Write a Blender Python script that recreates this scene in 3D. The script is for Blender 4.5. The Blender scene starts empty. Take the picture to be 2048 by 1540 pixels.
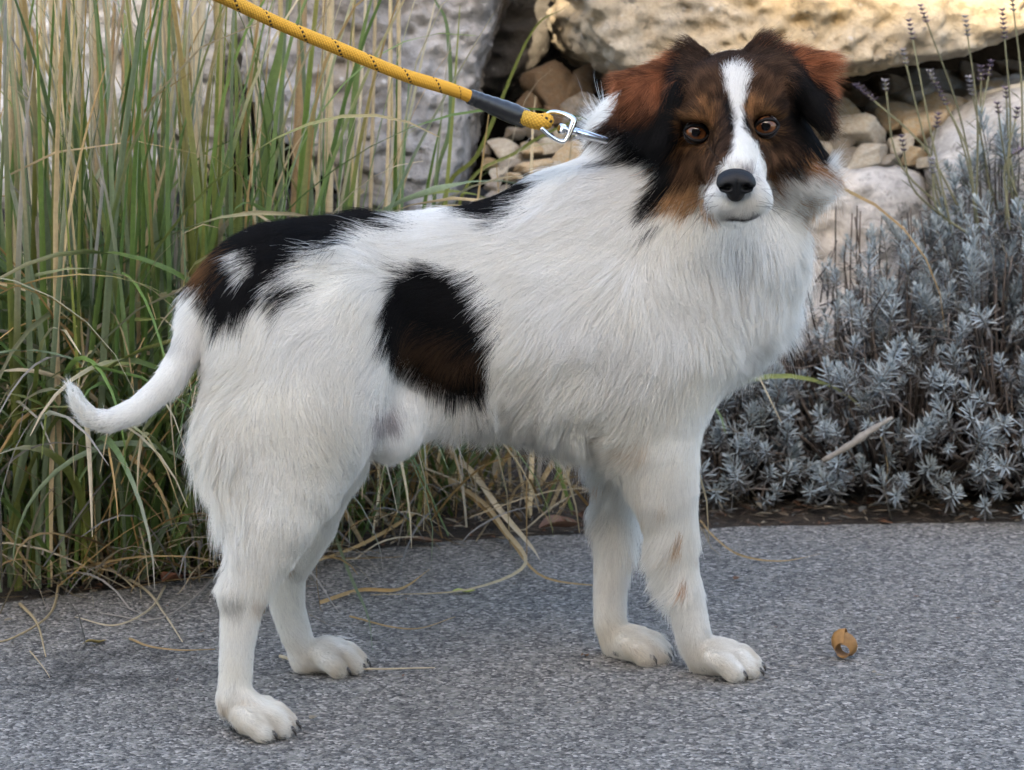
import bpy, math, random
import numpy as np
from mathutils import Vector, Matrix, kdtree

rng = np.random.default_rng(11)
random.seed(5)
scene = bpy.context.scene
col = scene.collection
R = math.radians

# ------------------------------------------------------------------ camera
FPX, CX, CY = 4790.0, 1024.0, 770.0          # focal length and centre in photo pixels
CAM_H, PITCH = 0.75, R(11.0)
cam_d = bpy.data.cameras.new('camera'); cam = bpy.data.objects.new('camera', cam_d); col.objects.link(cam)
cam.location = (0, 0, CAM_H); cam.rotation_euler = (R(90) - PITCH, 0, 0)
cam_d.sensor_width = 36.0; cam_d.lens = 36.0 * FPX / 2048.0
cam_d.clip_start = 0.05; cam_d.clip_end = 500
cam_d.dof.use_dof = True; cam_d.dof.focus_distance = 2.27; cam_d.dof.aperture_fstop = 12.0
scene.camera = cam

# ------------------------------------------------------------------ sky, sun, exposure
SUN_EL, SUN_AZ = R(32), R(188)               # azimuth clockwise from +Y: behind the camera
world = bpy.data.worlds.new('World'); scene.world = world; world.use_nodes = True
wn = world.node_tree.nodes; wn.clear()
sky = wn.new('ShaderNodeTexSky'); sky.sky_type = 'NISHITA'; sky.sun_disc = False
sky.sun_elevation = SUN_EL; sky.sun_rotation = SUN_AZ; sky.dust_density = 2.5; sky.ozone_density = 1.0
bg = wn.new('ShaderNodeBackground'); bg.inputs['Strength'].default_value = 0.15
wo = wn.new('ShaderNodeOutputWorld')
world.node_tree.links.new(sky.outputs[0], bg.inputs[0]); world.node_tree.links.new(bg.outputs[0], wo.inputs[0])
sun_d = bpy.data.lights.new('sun', 'SUN'); sun = bpy.data.objects.new('sun', sun_d); col.objects.link(sun)
sun_d.energy = 2.2; sun_d.angle = R(0.5); sun_d.color = (1.0, 0.86, 0.64)
sdir = Vector((math.sin(SUN_AZ) * math.cos(SUN_EL), math.cos(SUN_AZ) * math.cos(SUN_EL), math.sin(SUN_EL)))
sun.rotation_euler = sdir.to_track_quat('Z', 'Y').to_euler(); sun.location = (0, -3, 8)
vs = scene.view_settings
vs.view_transform = 'Standard'; vs.look = 'None'; vs.gamma = 1.0; vs.exposure = 2.70; vs.use_white_balance = True; vs.white_balance_temperature = 7000; vs.white_balance_tint = 10; vs.use_curve_mapping = False
scene.render.engine = 'CYCLES'
scene.cycles.use_denoising = True; scene.cycles.denoising_input_passes = 'RGB_ALBEDO_NORMAL'; scene.cycles.denoising_prefilter = 'ACCURATE'
scene.cycles_curves.shape = 'RIBBONS'; scene.cycles_curves.subdivisions = 1
scene.cycles.max_bounces = 4; scene.cycles.diffuse_bounces = 3; scene.cycles.glossy_bounces = 3; scene.cycles.transmission_bounces = 3; scene.cycles.transparent_max_bounces = 4
scene.cycles.use_adaptive_sampling = True; scene.cycles.adaptive_threshold = 0.02; scene.cycles.caustics_reflective = False; scene.cycles.caustics_refractive = False

# ------------------------------------------------------------------ helpers
def P(px, py, Y):
    """world point at depth Y on the line of sight of a photo pixel (a measuring aid)"""
    a = (px - CX) / FPX; b = -(py - CY) / FPX
    cp, sp = math.cos(PITCH), math.sin(PITCH)
    d = (a, cp + b * sp, b * cp - sp)
    t = Y / d[1]
    return np.array((d[0] * t, Y, CAM_H + d[2] * t))
def G(px, py):
    """ground point (z = 0) of a photo pixel"""
    a = (px - CX) / FPX; b = -(py - CY) / FPX
    cp, sp = math.cos(PITCH), math.sin(PITCH)
    d = (a, cp + b * sp, b * cp - sp); t = -CAM_H / d[2]
    return np.array((d[0] * t, d[1] * t, 0.0))
def M(px, Y): return px * Y / FPX             # pixels to metres at depth Y

NROT = np.array(Matrix.Rotation(0.7, 3, 'X') @ Matrix.Rotation(0.55, 3, 'Y') @ Matrix.Rotation(0.9, 3, 'Z'))   # keeps the noise lattice off the axes
def vnoise(p, seed=0):
    """smooth value noise in -1..1 for an (n,3) array"""
    p = np.asarray(p, dtype=np.float64) @ NROT; i = np.floor(p).astype(np.int64); f = p - i
    f = f * f * f * (f * (f * 6 - 15) + 10)
    def h(o):
        q = i + np.array(o)
        n = (q[:, 0] * 374761393 + q[:, 1] * 668265263 + q[:, 2] * 2147483647 + seed * 974634777) & 0xFFFFFFFF
        n = ((n ^ (n >> 13)) * 1274126177) & 0xFFFFFFFF
        n = n ^ (n >> 16)
        return (n & 0xFFFF) / 32767.5 - 1.0
    x, y, z = f[:, 0], f[:, 1], f[:, 2]
    c00 = h((0,0,0)) * (1-x) + h((1,0,0)) * x; c10 = h((0,1,0)) * (1-x) + h((1,1,0)) * x
    c01 = h((0,0,1)) * (1-x) + h((1,0,1)) * x; c11 = h((0,1,1)) * (1-x) + h((1,1,1)) * x
    return (c00 * (1-y) + c10 * y) * (1-z) + (c01 * (1-y) + c11 * y) * z
def fbm(p, octaves=4, seed=0, gain=0.5):
    s = 0; a = 1.0; p = np.asarray(p, dtype=np.float64)
    for k in range(octaves):
        s = s + a * vnoise(p * (2.03 ** k) + 7.7 * k, seed + k); a *= gain
    return s

def tag(o, label=None, cat=None, group=None, kind=None):
    if label: o['label'] = label
    if cat: o['category'] = cat
    if group: o['group'] = group
    if kind: o['kind'] = kind
    return o
def empty(name, loc):
    o = bpy.data.objects.new(name, None); o.location = [float(c) for c in loc]; o.empty_display_size = 0.05
    col.objects.link(o); return o
def link(name, me, mat=None, parent=None):
    o = bpy.data.objects.new(name, me)
    if mat is not None and len(me.materials) == 0: me.materials.append(mat)
    col.objects.link(o)
    if parent is not None:
        o.parent = parent
        o.matrix_parent_inverse = Matrix.Translation(parent.location).inverted() if parent.parent is None else Matrix()
    return o
def mesh(name, v, f, smooth=True, cols=None):
    me = bpy.data.meshes.new(name)
    v = np.asarray(v, dtype=np.float32)
    if isinstance(f, np.ndarray):
        n, k = f.shape
        me.vertices.add(len(v)); me.vertices.foreach_set('co', v.ravel())
        me.loops.add(n * k); me.loops.foreach_set('vertex_index', f.astype(np.int32).ravel())
        me.polygons.add(n); me.polygons.foreach_set('loop_start', np.arange(0, n * k, k, dtype=np.int32))
        me.update(calc_edges=True); me.validate()
    else:
        me.from_pydata(v.tolist(), [], f); me.update()
    if smooth: me.polygons.foreach_set('use_smooth', np.ones(len(me.polygons), dtype=bool))
    if cols is not None:
        ca = me.color_attributes.new('col', 'FLOAT_COLOR', 'POINT')
        c4 = np.ones((len(v), 4), dtype=np.float32); c4[:, :3] = cols
        ca.data.foreach_set('color', c4.ravel())
    return me
def frames(pts):
    pts = np.asarray(pts, float); t = np.gradient(pts, axis=0); t /= np.linalg.norm(t, axis=1)[:, None] + 1e-12
    n = np.cross(t[0], (0.13, 0.2, 1.0)); n /= np.linalg.norm(n); N = [n]
    for k in range(1, len(pts)):
        n = N[-1] - t[k] * np.dot(N[-1], t[k]); n /= np.linalg.norm(n) + 1e-12; N.append(n)
    N = np.array(N); return t, N, np.cross(t, N)
def tube(pts, rad, seg=8, cap=True):
    pts = np.asarray(pts, float); rad = np.broadcast_to(np.asarray(rad, float), (len(pts),))
    t, n, b = frames(pts); a = np.linspace(0, 2 * np.pi, seg, endpoint=False)
    v = pts[:, None] + rad[:, None, None] * (np.cos(a)[None, :, None] * n[:, None] + np.sin(a)[None, :, None] * b[:, None])
    v = v.reshape(-1, 3); f = []
    for i in range(len(pts) - 1):
        for j in range(seg):
            k = (j + 1) % seg; f.append((i*seg+j, i*seg+k, (i+1)*seg+k, (i+1)*seg+j))
    if cap:
        f.append(tuple(range(seg))[::-1]); f.append(tuple((len(pts)-1)*seg + j for j in range(seg)))
    return v, f
def spline(pts, n):
    """Catmull-Rom through the rows of pts (any width)"""
    p = np.asarray(pts, float); p = np.vstack([2*p[0]-p[1], p, 2*p[-1]-p[-2]]); out = []
    m = len(p) - 3
    for s in np.linspace(0, m - 1e-9, n):
        i = int(s); t = s - i; a, b, c, d = p[i], p[i+1], p[i+2], p[i+3]
        out.append(0.5*((2*b) + (c-a)*t + (2*a-5*b+4*c-d)*t*t + (3*b-a-3*c+d)*t**3))
    return np.array(out)
class Acc:
    """collects vertex/face lists into one mesh"""
    def __init__(s): s.v, s.f, s.c, s.n = [], [], [], 0
    def add(s, v, f, c=None):
        v = np.asarray(v, float); s.v.append(v); s.f += [tuple(int(i) + s.n for i in q) for q in f]; s.n += len(v)
        s.c.append(np.broadcast_to(np.asarray(c if c is not None else (1, 1, 1), float), (len(v), 3)))
    def mesh(s, name, smooth=True): return mesh(name, np.vstack(s.v), s.f, smooth, np.vstack(s.c))
def in_poly(x, y, poly):
    r = np.zeros(len(x), bool); n = len(poly)
    for i in range(n):
        x1, y1 = poly[i]; x2, y2 = poly[(i + 1) % n]
        if y1 == y2: continue
        c = ((y1 > y) != (y2 > y)) & (x < (x2 - x1) * (y - y1) / (y2 - y1) + x1); r ^= c
    return r

# ------------------------------------------------------------------ materials
class NT:
    def __init__(s, name):
        s.m = bpy.data.materials.new(name); s.m.use_nodes = True; s.t = s.m.node_tree; s.t.nodes.clear()
        s.out = s.new('ShaderNodeOutputMaterial'); s.b = s.new('ShaderNodeBsdfPrincipled'); s.l(s.b.outputs[0], s.out.inputs[0])
    def new(s, t, **kw):
        n = s.t.nodes.new(t)
        for k, v in kw.items():
            if hasattr(n, k) and k not in n.inputs.keys(): setattr(n, k, v)
            else: n.inputs[k].default_value = v
        return n
    def l(s, a, b): s.t.links.new(a, b)
    def obj(s): return s.new('ShaderNodeTexCoord').outputs['Object']
    def noise(s, vec, scale, detail=4, rough=0.55):
        n = s.new('ShaderNodeTexNoise'); n.inputs['Scale'].default_value = scale; n.inputs['Detail'].default_value = detail
        n.inputs['Roughness'].default_value = rough; s.l(vec, n.inputs['Vector']); return n.outputs[0]
    def voro(s, vec, scale, out='Distance', feature='F1'):
        n = s.new('ShaderNodeTexVoronoi'); n.feature = feature; n.inputs['Scale'].default_value = scale; s.l(vec, n.inputs['Vector']); return n.outputs[out]
    def ramp(s, fac, stops):
        r = s.new('ShaderNodeValToRGB'); e = r.color_ramp.elements
        while len(e) < len(stops): e.new(0.5)
        for q, (p, c) in zip(e, stops):
            q.position = p; q.color = (c[0], c[1], c[2], 1) if hasattr(c, '__len__') else (c, c, c, 1)
        s.l(fac, r.inputs[0]); return r.outputs[0]
    def mix(s, fac, a, b, mode='MIX'):
        m = s.new('ShaderNodeMix'); m.data_type = 'RGBA'; m.blend_type = mode
        for sock, v in ((m.inputs[0], fac), (m.inputs[6], a), (m.inputs[7], b)):
            if isinstance(v, (int, float)): sock.default_value = v
            elif isinstance(v, tuple): sock.default_value = (v[0], v[1], v[2], 1)
            else: s.l(v, sock)
        return m.outputs[2]
    def math(s, op, a, b=0.0):
        m = s.new('ShaderNodeMath'); m.operation = op
        for sock, v in ((m.inputs[0], a), (m.inputs[1], b)):
            if isinstance(v, (int, float)): sock.default_value = v
            else: s.l(v, sock)
        return m.outputs[0]
    def bump(s, h, strength, dist, prev=None):
        b = s.new('ShaderNodeBump'); b.inputs['Strength'].default_value = strength; b.inputs['Distance'].default_value = dist
        s.l(h, b.inputs['Height'])
        if prev is not None: s.l(prev, b.inputs['Normal'])
        return b.outputs[0]
    def set(s, color=None, rough=None, normal=None, **kw):
        for nm, v in (('Base Color', color), ('Roughness', rough), ('Normal', normal)):
            if v is None: continue
            if isinstance(v, tuple): s.b.inputs[nm].default_value = (v[0], v[1], v[2], 1)
            elif isinstance(v, (int, float)): s.b.inputs[nm].default_value = v
            else: s.l(v, s.b.inputs[nm])
        for k, v in kw.items(): s.b.inputs[k].default_value = v
        return s.m
def attr_mat(name, rough=0.6, spec=0.3, vary=0.25, scale=120.0, trans=0.0):
    n = NT(name); a = n.new('ShaderNodeAttribute'); a.attribute_name = 'col'
    nz = n.noise(n.obj(), scale, 3)
    c = n.mix(vary, a.outputs['Color'], n.ramp(nz, [(0.25, 0.25), (0.75, 1.0)]), 'MULTIPLY')
    n.set(c, rough); n.b.inputs['Specular IOR Level'].default_value = spec
    if trans:
        t = n.new('ShaderNodeBsdfTranslucent'); n.l(c, t.inputs[0]); mx = n.new('ShaderNodeMixShader'); mx.inputs[0].default_value = trans
        n.l(n.b.outputs[0], mx.inputs[1]); n.l(t.outputs[0], mx.inputs[2]); n.l(mx.outputs[0], n.out.inputs[0])
    return n.m
# ================================================================== SETTING
EDGE = [(-900, 1240), (-300, 1232), (0, 1206), (300, 1170), (600, 1120), (900, 1082), (1200, 1066), (1420, 1057), (1700, 1049), (2048, 1042), (2500, 1032), (3200, 1018)]
edge = np.array([G(x, y) for x, y in EDGE]); edge = spline(edge, 120); edge[:, 2] = 0
edge[:, 1] += 0.006 * vnoise(edge * 9.0, 3) + 0.003 * vnoise(edge * 40.0, 4)
def edge_y(x): return np.interp(x, edge[:, 0], edge[:, 1])
# ground far around
n = NT('earth'); o = n.obj(); c = n.ramp(n.noise(o, 3, 8), [(0.3, (0.045, 0.036, 0.028)), (0.7, (0.085, 0.07, 0.052))]); n.set(c, 0.95, n.bump(n.noise(o, 30, 6), 0.5, 0.02)); m_earth = n.m
gr = link('ground', mesh('ground', [(-150, -150, -0.05), (150, -150, -0.05), (150, 150, -0.05), (-150, 150, -0.05)], [(0, 1, 2, 3)]), m_earth); tag(gr, kind='structure')
# path: coarse open asphalt, each grain a cell
n = NT('path_asphalt'); o = n.obj()
warp = n.new('ShaderNodeVectorMath'); warp.operation = 'MULTIPLY_ADD'; n.l(n.new('ShaderNodeTexNoise', Scale=300.0).outputs[1], warp.inputs[0]); warp.inputs[1].default_value = (0.0022, 0.0022, 0.0022); n.l(o, warp.inputs[2])
nzn = [q for q in n.t.nodes if q.type == 'TEX_NOISE'][0]; n.l(o, nzn.inputs['Vector'])
W = warp.outputs[0]
cell = n.voro(W, 285, 'Color'); d1 = n.voro(W, 285, 'Distance'); cell2 = n.voro(W, 480, 'Color'); d2 = n.voro(W, 120, 'Distance'); cell3 = n.voro(W, 120, 'Color')
def gray(c): 
    s = n.new('ShaderNodeSeparateColor'); n.l(c, s.inputs[0]); return s.outputs[0]
grain = n.ramp(gray(cell), [(0.0, (0.018, 0.0178, 0.018)), (0.35, (0.085, 0.083, 0.082)), (0.7, (0.185, 0.18, 0.175)), (0.90, (0.31, 0.30, 0.285)), (1.0, (0.48, 0.46, 0.44))])
grain2 = n.ramp(gray(cell2), [(0.0, (0.04, 0.039, 0.039)), (0.5, (0.16, 0.156, 0.152)), (1.0, (0.35, 0.34, 0.325))])
c = n.mix(0.28, grain, grain2)
c = n.mix(n.ramp(gray(cell3), [(0.80, 0.0), (0.84, 1.0)]), c, n.mix(0.5, c, (0.22, 0.215, 0.20)))
crev = n.ramp(d1, [(0.35, 1.0), (0.75, 0.35)]); 
big = n.noise(o, 4.0, 7, 0.68)
sm = n.new('ShaderNodeMapping'); n.l(o, sm.inputs[0]); sm.vector_type = 'POINT'; gs = G(210, 1345); sm.inputs['Scale'].default_value = (5.5, 6.5, 0); sm.inputs['Location'].default_value = (-gs[0]*5.5, -gs[1]*6.5, 0)
ln = n.new('ShaderNodeVectorMath'); ln.operation = 'LENGTH'; n.l(sm.outputs[0], ln.inputs[0])          # an old damp stain below the grass
spill = n.math('MULTIPLY', n.ramp(ln.outputs['Value'], [(0.1, 1.0), (1.0, 0.0)]), n.ramp(n.noise(o, 14, 6, 0.65), [(0.40, 0.0), (0.56, 1.0)]))
stain = n.mix(n.math('MULTIPLY', spill, 0.62), n.ramp(big, [(0.30, 0.74), (0.45, 0.90), (0.70, 1.02)]), (0.0, 0.0, 0.0))
c = n.mix(1.0, c, stain, 'MULTIPLY'); c = n.mix(1.0, c, (0.96, 0.925, 0.86), 'MULTIPLY')
pit = n.ramp(n.noise(o, 95, 3, 0.6), [(0.30, 0.0), (0.42, 1.0)])
c = n.mix(1.0, c, n.ramp(pit, [(0.0, 0.45), (1.0, 1.0)]), 'MULTIPLY')
b1 = n.bump(d1, 0.9, 0.0022); n.t.nodes[-1].invert = True
b2 = n.bump(pit, 0.6, 0.004, b1)
n.set(c, 0.85, b2); n.b.inputs['Specular IOR Level'].default_value = 0.35
m_path = n.m
k = len(edge); v = [(p[0], -60.0, 0) for p in edge] + [tuple(p) for p in edge] + [(p[0], p[1] + 0.004, -0.04) for p in edge]
f = [(i, i+1, k+i+1, k+i) for i in range(k-1)] + [(k+i, k+i+1, 2*k+i+1, 2*k+i) for i in range(k-1)]
v = np.array(v); v[0, 0] = v[k, 0] = v[2*k, 0] = -40; v[k-1, 0] = v[2*k-1, 0] = v[3*k-1, 0] = 40
pv = link('pavement', mesh('pavement', v, f, False), m_path); tag(pv, kind='structure')
# planting bed: bumpy dark soil from the edge of the path to the stones
xs = np.linspace(-2.2, 2.4, 260); ts = np.linspace(0, 1, 70); XX, TT = np.meshgrid(xs, ts, indexing='ij')
YY = edge_y(XX) + 0.002 + TT * (4.3 - edge_y(XX)); q = np.stack([XX.ravel(), YY.ravel(), np.zeros(XX.size)], 1)
zz = -0.012 + 0.02 * np.clip(TT.ravel() * 6, 0, 1) + 0.012 * fbm(q * 14, 4, 9) * np.clip(TT.ravel()*12, 0, 1) + np.clip((q[:, 1] - 3.25) * 0.35, 0, 0.4)
q[:, 2] = zz; ny = len(ts); idx = np.arange(len(xs)*ny).reshape(len(xs), ny)
fq = np.stack([idx[:-1, :-1], idx[1:, :-1], idx[1:, 1:], idx[:-1, 1:]], -1).reshape(-1, 4)
n = NT('bed_soil'); o = n.obj(); c = n.ramp(n.noise(o, 60, 6, 0.7), [(0.3, (0.018, 0.013, 0.010)), (0.55, (0.05, 0.038, 0.028)), (0.75, (0.12, 0.09, 0.06))]); n.set(c, 0.95, n.bump(n.noise(o, 150, 5, 0.7), 0.8, 0.008))
bed = link('soil_bed', mesh('soil_bed', q, fq), n.m); tag(bed, kind='structure')

# ---------------------------------------------------------------- boulders
import bmesh
def ico(sub):
    bm = bmesh.new(); bmesh.ops.create_icosphere(bm, subdivisions=sub, radius=1.0); bm.verts.ensure_lookup_table()
    v = np.array([x.co[:] for x in bm.verts]); f = np.array([[y.index for y in x.verts] for x in bm.faces]); bm.free(); return v / np.linalg.norm(v, axis=1)[:, None], f
ICO = {s: ico(s) for s in (2, 3, 4, 6, 7)}
def rock_mesh(name, planes, sub, p=10, amp=(0.0, 0.0, 0.0), freq=(6, 18, 60), seed=0):
    d, f = ICO[sub]; s = np.zeros(len(d))
    for nrm, h in planes:
        nrm = np.array(nrm, float); nrm /= np.linalg.norm(nrm); s += (np.maximum(d @ nrm, 0) / h) ** p
    r = s ** (-1.0 / p); v = d * r[:, None]
    off = amp[0] * fbm(v * freq[0] + seed * 3.1, 3, seed)
    if amp[1]: off = off - amp[1] * np.abs(fbm(v * freq[1] * np.array((1, 1, 1.7)) + seed, 3, seed + 9)) + amp[1] * 0.4
    if amp[2]: off = off + amp[2] * fbm(v * freq[2], 3, seed + 5)
    v = v + d * off[:, None]
    return v, f
def stone_mat(name, greys, tint, tint_amt, seed=0.0, bump=1.0):
    n = NT(name); tc = n.new('ShaderNodeTexCoord'); mp = n.new('ShaderNodeMapping'); n.l(tc.outputs['Object'], mp.inputs[0]); mp.inputs['Location'].default_value = (seed, seed*1.7, seed*0.6); o = mp.outputs[0]
    big = n.noise(o, 7, 6, 0.62); fine = n.noise(o, 45, 6, 0.7); c = n.ramp(big, [(0.28, greys[0]), (0.5, greys[1]), (0.72, greys[2])])
    c = n.mix(n.ramp(n.noise(o, 4.3, 5, 0.6), [(0.5 - 0.3*tint_amt, 0.0), (0.75 - 0.3*tint_amt, 1.0)]), c, n.mix(0.65, c, tint))
    c = n.mix(1.0, c, n.ramp(fine, [(0.25, 0.42), (0.45, 0.9), (0.7, 1.22)]), 'MULTIPLY')
    c = n.mix(n.ramp(n.noise(o, 26, 4, 0.75), [(0.60, 0.0), (0.70, 0.7)]), c, (0.06, 0.058, 0.052))
    c = n.mix(n.ramp(n.voro(o, 34), [(0.06, 0.55), (0.16, 0.0)]), c, (0.55, 0.54, 0.52))
    b = n.bump(fine, 0.9*bump, 0.010); b = n.bump(n.noise(o, 160, 5, 0.7), 0.7*bump, 0.004, b)
    return n.set(c, 0.9, b)
m_grey = stone_mat('limestone_grey', ((0.12, 0.12, 0.125), (0.24, 0.235, 0.235), (0.36, 0.35, 0.345)), (0.26, 0.19, 0.11), 0.25, 1.3)
m_warm = stone_mat('limestone_ochre', ((0.20, 0.185, 0.16), (0.33, 0.305, 0.26), (0.46, 0.42, 0.36)), (0.46, 0.32, 0.15), 0.6, 4.1)
m_pale = stone_mat('limestone_pale', ((0.28, 0.275, 0.27), (0.42, 0.41, 0.40), (0.55, 0.54, 0.53)), (0.40, 0.33, 0.24), 0.2, 7.7)
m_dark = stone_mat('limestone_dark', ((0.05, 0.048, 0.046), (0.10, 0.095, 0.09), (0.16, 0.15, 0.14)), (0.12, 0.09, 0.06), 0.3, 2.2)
def boulder(label, outline, Y, depth, mat, seed, sub=6, p=9, amp=(0.022, 0.022, 0.006), front=(), tilt=0.12):
    w = np.array([P(x, y, Y) for x, y in outline]); c = w.mean(0); c[1] = Y + depth * 0.5; rs = np.random.default_rng(seed); planes = []
    m = len(w); ctr = w.mean(0)
    for i in range(m):
        a, b = w[i], w[(i+1) % m]; e = b - a; nr = np.array((e[2], 0, -e[0])); nr /= np.linalg.norm(nr)
        mid = (a + b) / 2
        if np.dot(mid - ctr, nr) < 0: nr = -nr
        h = np.dot(mid - ctr, nr); nr2 = nr + np.array((0, rs.uniform(-tilt, tilt), 0)); planes.append((nr2, max(h, 0.02)))
    for nrm, hh in (front or [((0.05, -1, 0.12), 1.0), ((-0.45, -1, 0.25), 1.12), ((0.5, -1, -0.2), 1.14), ((0.1, -1, 0.7), 1.22)]): planes.append((nrm, depth*0.5*hh))
    planes.append(((0, 1, 0), depth*0.5))
    v, f = rock_mesh('boulder', planes, sub, p, amp, seed=seed)
    o = link('boulder', mesh('boulder', v, f), mat); o.location = c; tag(o, label, 'boulder', 'limestone boulders of the garden wall'); return o
boulder('big grey boulder behind the tan stalks, left of the dark cleft', [(520, -330), (1060, -330), (1040, 0), (1003, 140), (962, 290), (925, 440), (700, 470), (590, 345), (480, 250)], 3.33, 0.5, m_grey, 3, 7, 14, (0.020, 0.013, 0.006))
boulder('pale grey boulder mostly hidden behind the tall grass', [(-260, -250), (300, -300), (500, -100), (520, 150), (470, 330), (200, 420), (-280, 400)], 3.42, 0.5, m_pale, 14, 6)
boulder('long ochre boulder with sunlit top above the dog head', [(1085, -20), (1120, 95), (1160, 160), (1300, 205), (1560, 205), (1690, 196), (1830, 158), (2060, 118), (2420, 90), (2500, -330), (1150, -350)], 3.30, 0.62, m_warm, 25, 7, 14, (0.024, 0.018, 0.009), [((0.0, -1, 0.10), 1.0), ((0.15, -1, 0.55), 1.02), ((-0.4, -1, 0.1), 1.35), ((0.1, -1, -0.55), 1.12)])
boulder('pale flat-topped block between dog ruff and lavender', [(1180, 360), (1400, 340), (1640, 334), (1862, 330), (1885, 400), (1880, 700), (1500, 760), (1150, 740)], 3.30, 0.5, m_pale, 36, 6, 14, (0.008, 0.010, 0.004), [((0.03, -1, 0.08), 1.0), ((0.4, -1, 0.1), 1.25), ((0.0, -1, 0.8), 1.45)])
boulder('pale sloping boulder behind the lavender flower stalks', [(1850, 345), (1925, 262), (2060, 185), (2300, 150), (2400, 500), (2200, 760), (1880, 740)], 3.28, 0.5, m_pale, 47, 6, 12, (0.010, 0.012, 0.004))
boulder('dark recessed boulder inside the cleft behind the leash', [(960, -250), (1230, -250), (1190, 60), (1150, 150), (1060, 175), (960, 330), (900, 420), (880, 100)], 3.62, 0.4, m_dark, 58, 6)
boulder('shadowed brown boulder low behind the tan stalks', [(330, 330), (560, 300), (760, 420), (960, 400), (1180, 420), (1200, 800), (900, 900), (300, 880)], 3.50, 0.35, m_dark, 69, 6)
# earth bank that the boulders retain
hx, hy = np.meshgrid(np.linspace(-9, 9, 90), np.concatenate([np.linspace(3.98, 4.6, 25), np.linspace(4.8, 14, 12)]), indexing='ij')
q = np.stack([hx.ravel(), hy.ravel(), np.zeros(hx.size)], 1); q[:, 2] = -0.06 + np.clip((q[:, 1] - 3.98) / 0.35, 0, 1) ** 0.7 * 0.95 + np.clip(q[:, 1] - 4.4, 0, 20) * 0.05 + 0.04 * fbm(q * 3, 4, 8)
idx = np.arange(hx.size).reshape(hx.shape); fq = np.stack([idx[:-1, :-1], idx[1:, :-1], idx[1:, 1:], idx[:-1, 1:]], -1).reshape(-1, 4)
n = NT('bank_gap_shade'); o = n.obj(); n.set(n.ramp(n.noise(o, 20, 6, 0.7), [(0.3, (0.005, 0.0035, 0.002)), (0.7, (0.018, 0.012, 0.007))]), 0.95, n.bump(n.noise(o, 40, 6, 0.7), 1.0, 0.03))  # earth coloured near black so the gaps between boulders read as deep shadow
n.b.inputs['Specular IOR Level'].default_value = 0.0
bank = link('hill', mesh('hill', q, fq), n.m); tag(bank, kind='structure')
# rubble: angular stones packed between the boulders
m_rub = [stone_mat('rubble_'+k, g, t, a, s, 0.7) for k, g, t, a, s in (('ochre', ((0.36, 0.30, 0.20), (0.50, 0.42, 0.30), (0.60, 0.52, 0.39)), (0.52, 0.33, 0.15), 0.4, 1), ('pale', ((0.44, 0.41, 0.35), (0.58, 0.54, 0.46), (0.68, 0.64, 0.56)), (0.42, 0.32, 0.2), 0.3, 2), ('grey', ((0.2, 0.19, 0.17), (0.32, 0.30, 0.27), (0.42, 0.40, 0.36)), (0.3, 0.22, 0.14), 0.4, 3), ('brown', ((0.12, 0.085, 0.055), (0.19, 0.14, 0.09), (0.27, 0.2, 0.14)), (0.2, 0.12, 0.06), 0.5, 4))]
STONES = []
for s in range(14):
    rs = np.random.default_rng(100 + s); planes = []
    for k in range(5):
        q = rs.normal(size=3); q /= np.linalg.norm(q); planes.append((q, rs.uniform(0.62, 0.9)))
    planes += [(np.array(q) + rs.normal(0, 0.22, 3), rs.uniform(0.72, 0.98)) for q in ((1,0,0),(-1,0,0),(0,1,0),(0,-1,0),(0,0,1),(0,0,-1))]
    v, f = rock_mesh('stone', planes, 4, 40, (0.035, 0.05, 0.012), (2.0, 4, 14), seed=s); STONES.append((v, f))
def stone(px, py, Y, wpx, hpx, m, parent, rs):
    v, f = STONES[rs.integers(len(STONES))]; o = link('stone', mesh('stone', v, f, True), m_rub[m], parent)
    o.location = P(px, py, Y); o.scale = (M(wpx, Y)/2, M(max(wpx, hpx), Y)/2, M(hpx, Y)/2); o.rotation_euler = (rs.uniform(-.3, .3), rs.uniform(-.3, .3), rs.uniform(0, 6.28)); return o
rs = np.random.default_rng(77)
rubA = empty('rubble_fill', P(1100, 400, 3.45)); tag(rubA, 'pile of ochre rubble stones filling the gap behind the leash clip', 'rubble')
for a in [(1092,165,3.50,95,90,3),(1160,175,3.50,60,70,3),(1170,222,3.46,110,70,2),(1120,235,3.47,70,60,3),(1060,205,3.50,50,60,3),(1075,255,3.46,60,45,2),(1205,245,3.43,70,60,2),(1010,298,3.42,85,48,1),(1065,300,3.41,55,40,0),(1105,290,3.42,62,42,1),(1152,312,3.39,60,62,0),(1190,290,3.41,60,45,1),(1020,330,3.39,50,26,2),(1060,335,3.38,70,28,0),(1105,335,3.38,50,30,1),(1085,355,3.36,60,22,2),(1030,355,3.36,44,20,0),(1000,345,3.38,40,26,1),(985,370,3.36,40,24,2),(1150,350,3.36,50,26,1),(1200,335,3.38,60,40,0),(1000,390,3.35,60,26,2),(1050,380,3.35,50,24,1),(1100,375,3.35,50,24,0),(1150,380,3.34,55,26,2),(1205,375,3.36,60,30,1),(1245,310,3.40,70,60,0),(1250,360,3.37,60,40,2),(985,330,3.41,36,30,0),(1130,270,3.44,50,34,1),(1030,268,3.45,40,30,2),(970,300,3.42,30,26,2),(1025,405,3.34,70,34,0),(1090,405,3.34,70,34,1),(960,410,3.34,50,30,2)]: stone(*a, rubA, rs)
rubB = empty('rubble_fill', P(1760, 330, 3.42)); tag(rubB, 'row of cream rubble stones wedged under the ochre boulder', 'rubble')
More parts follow.
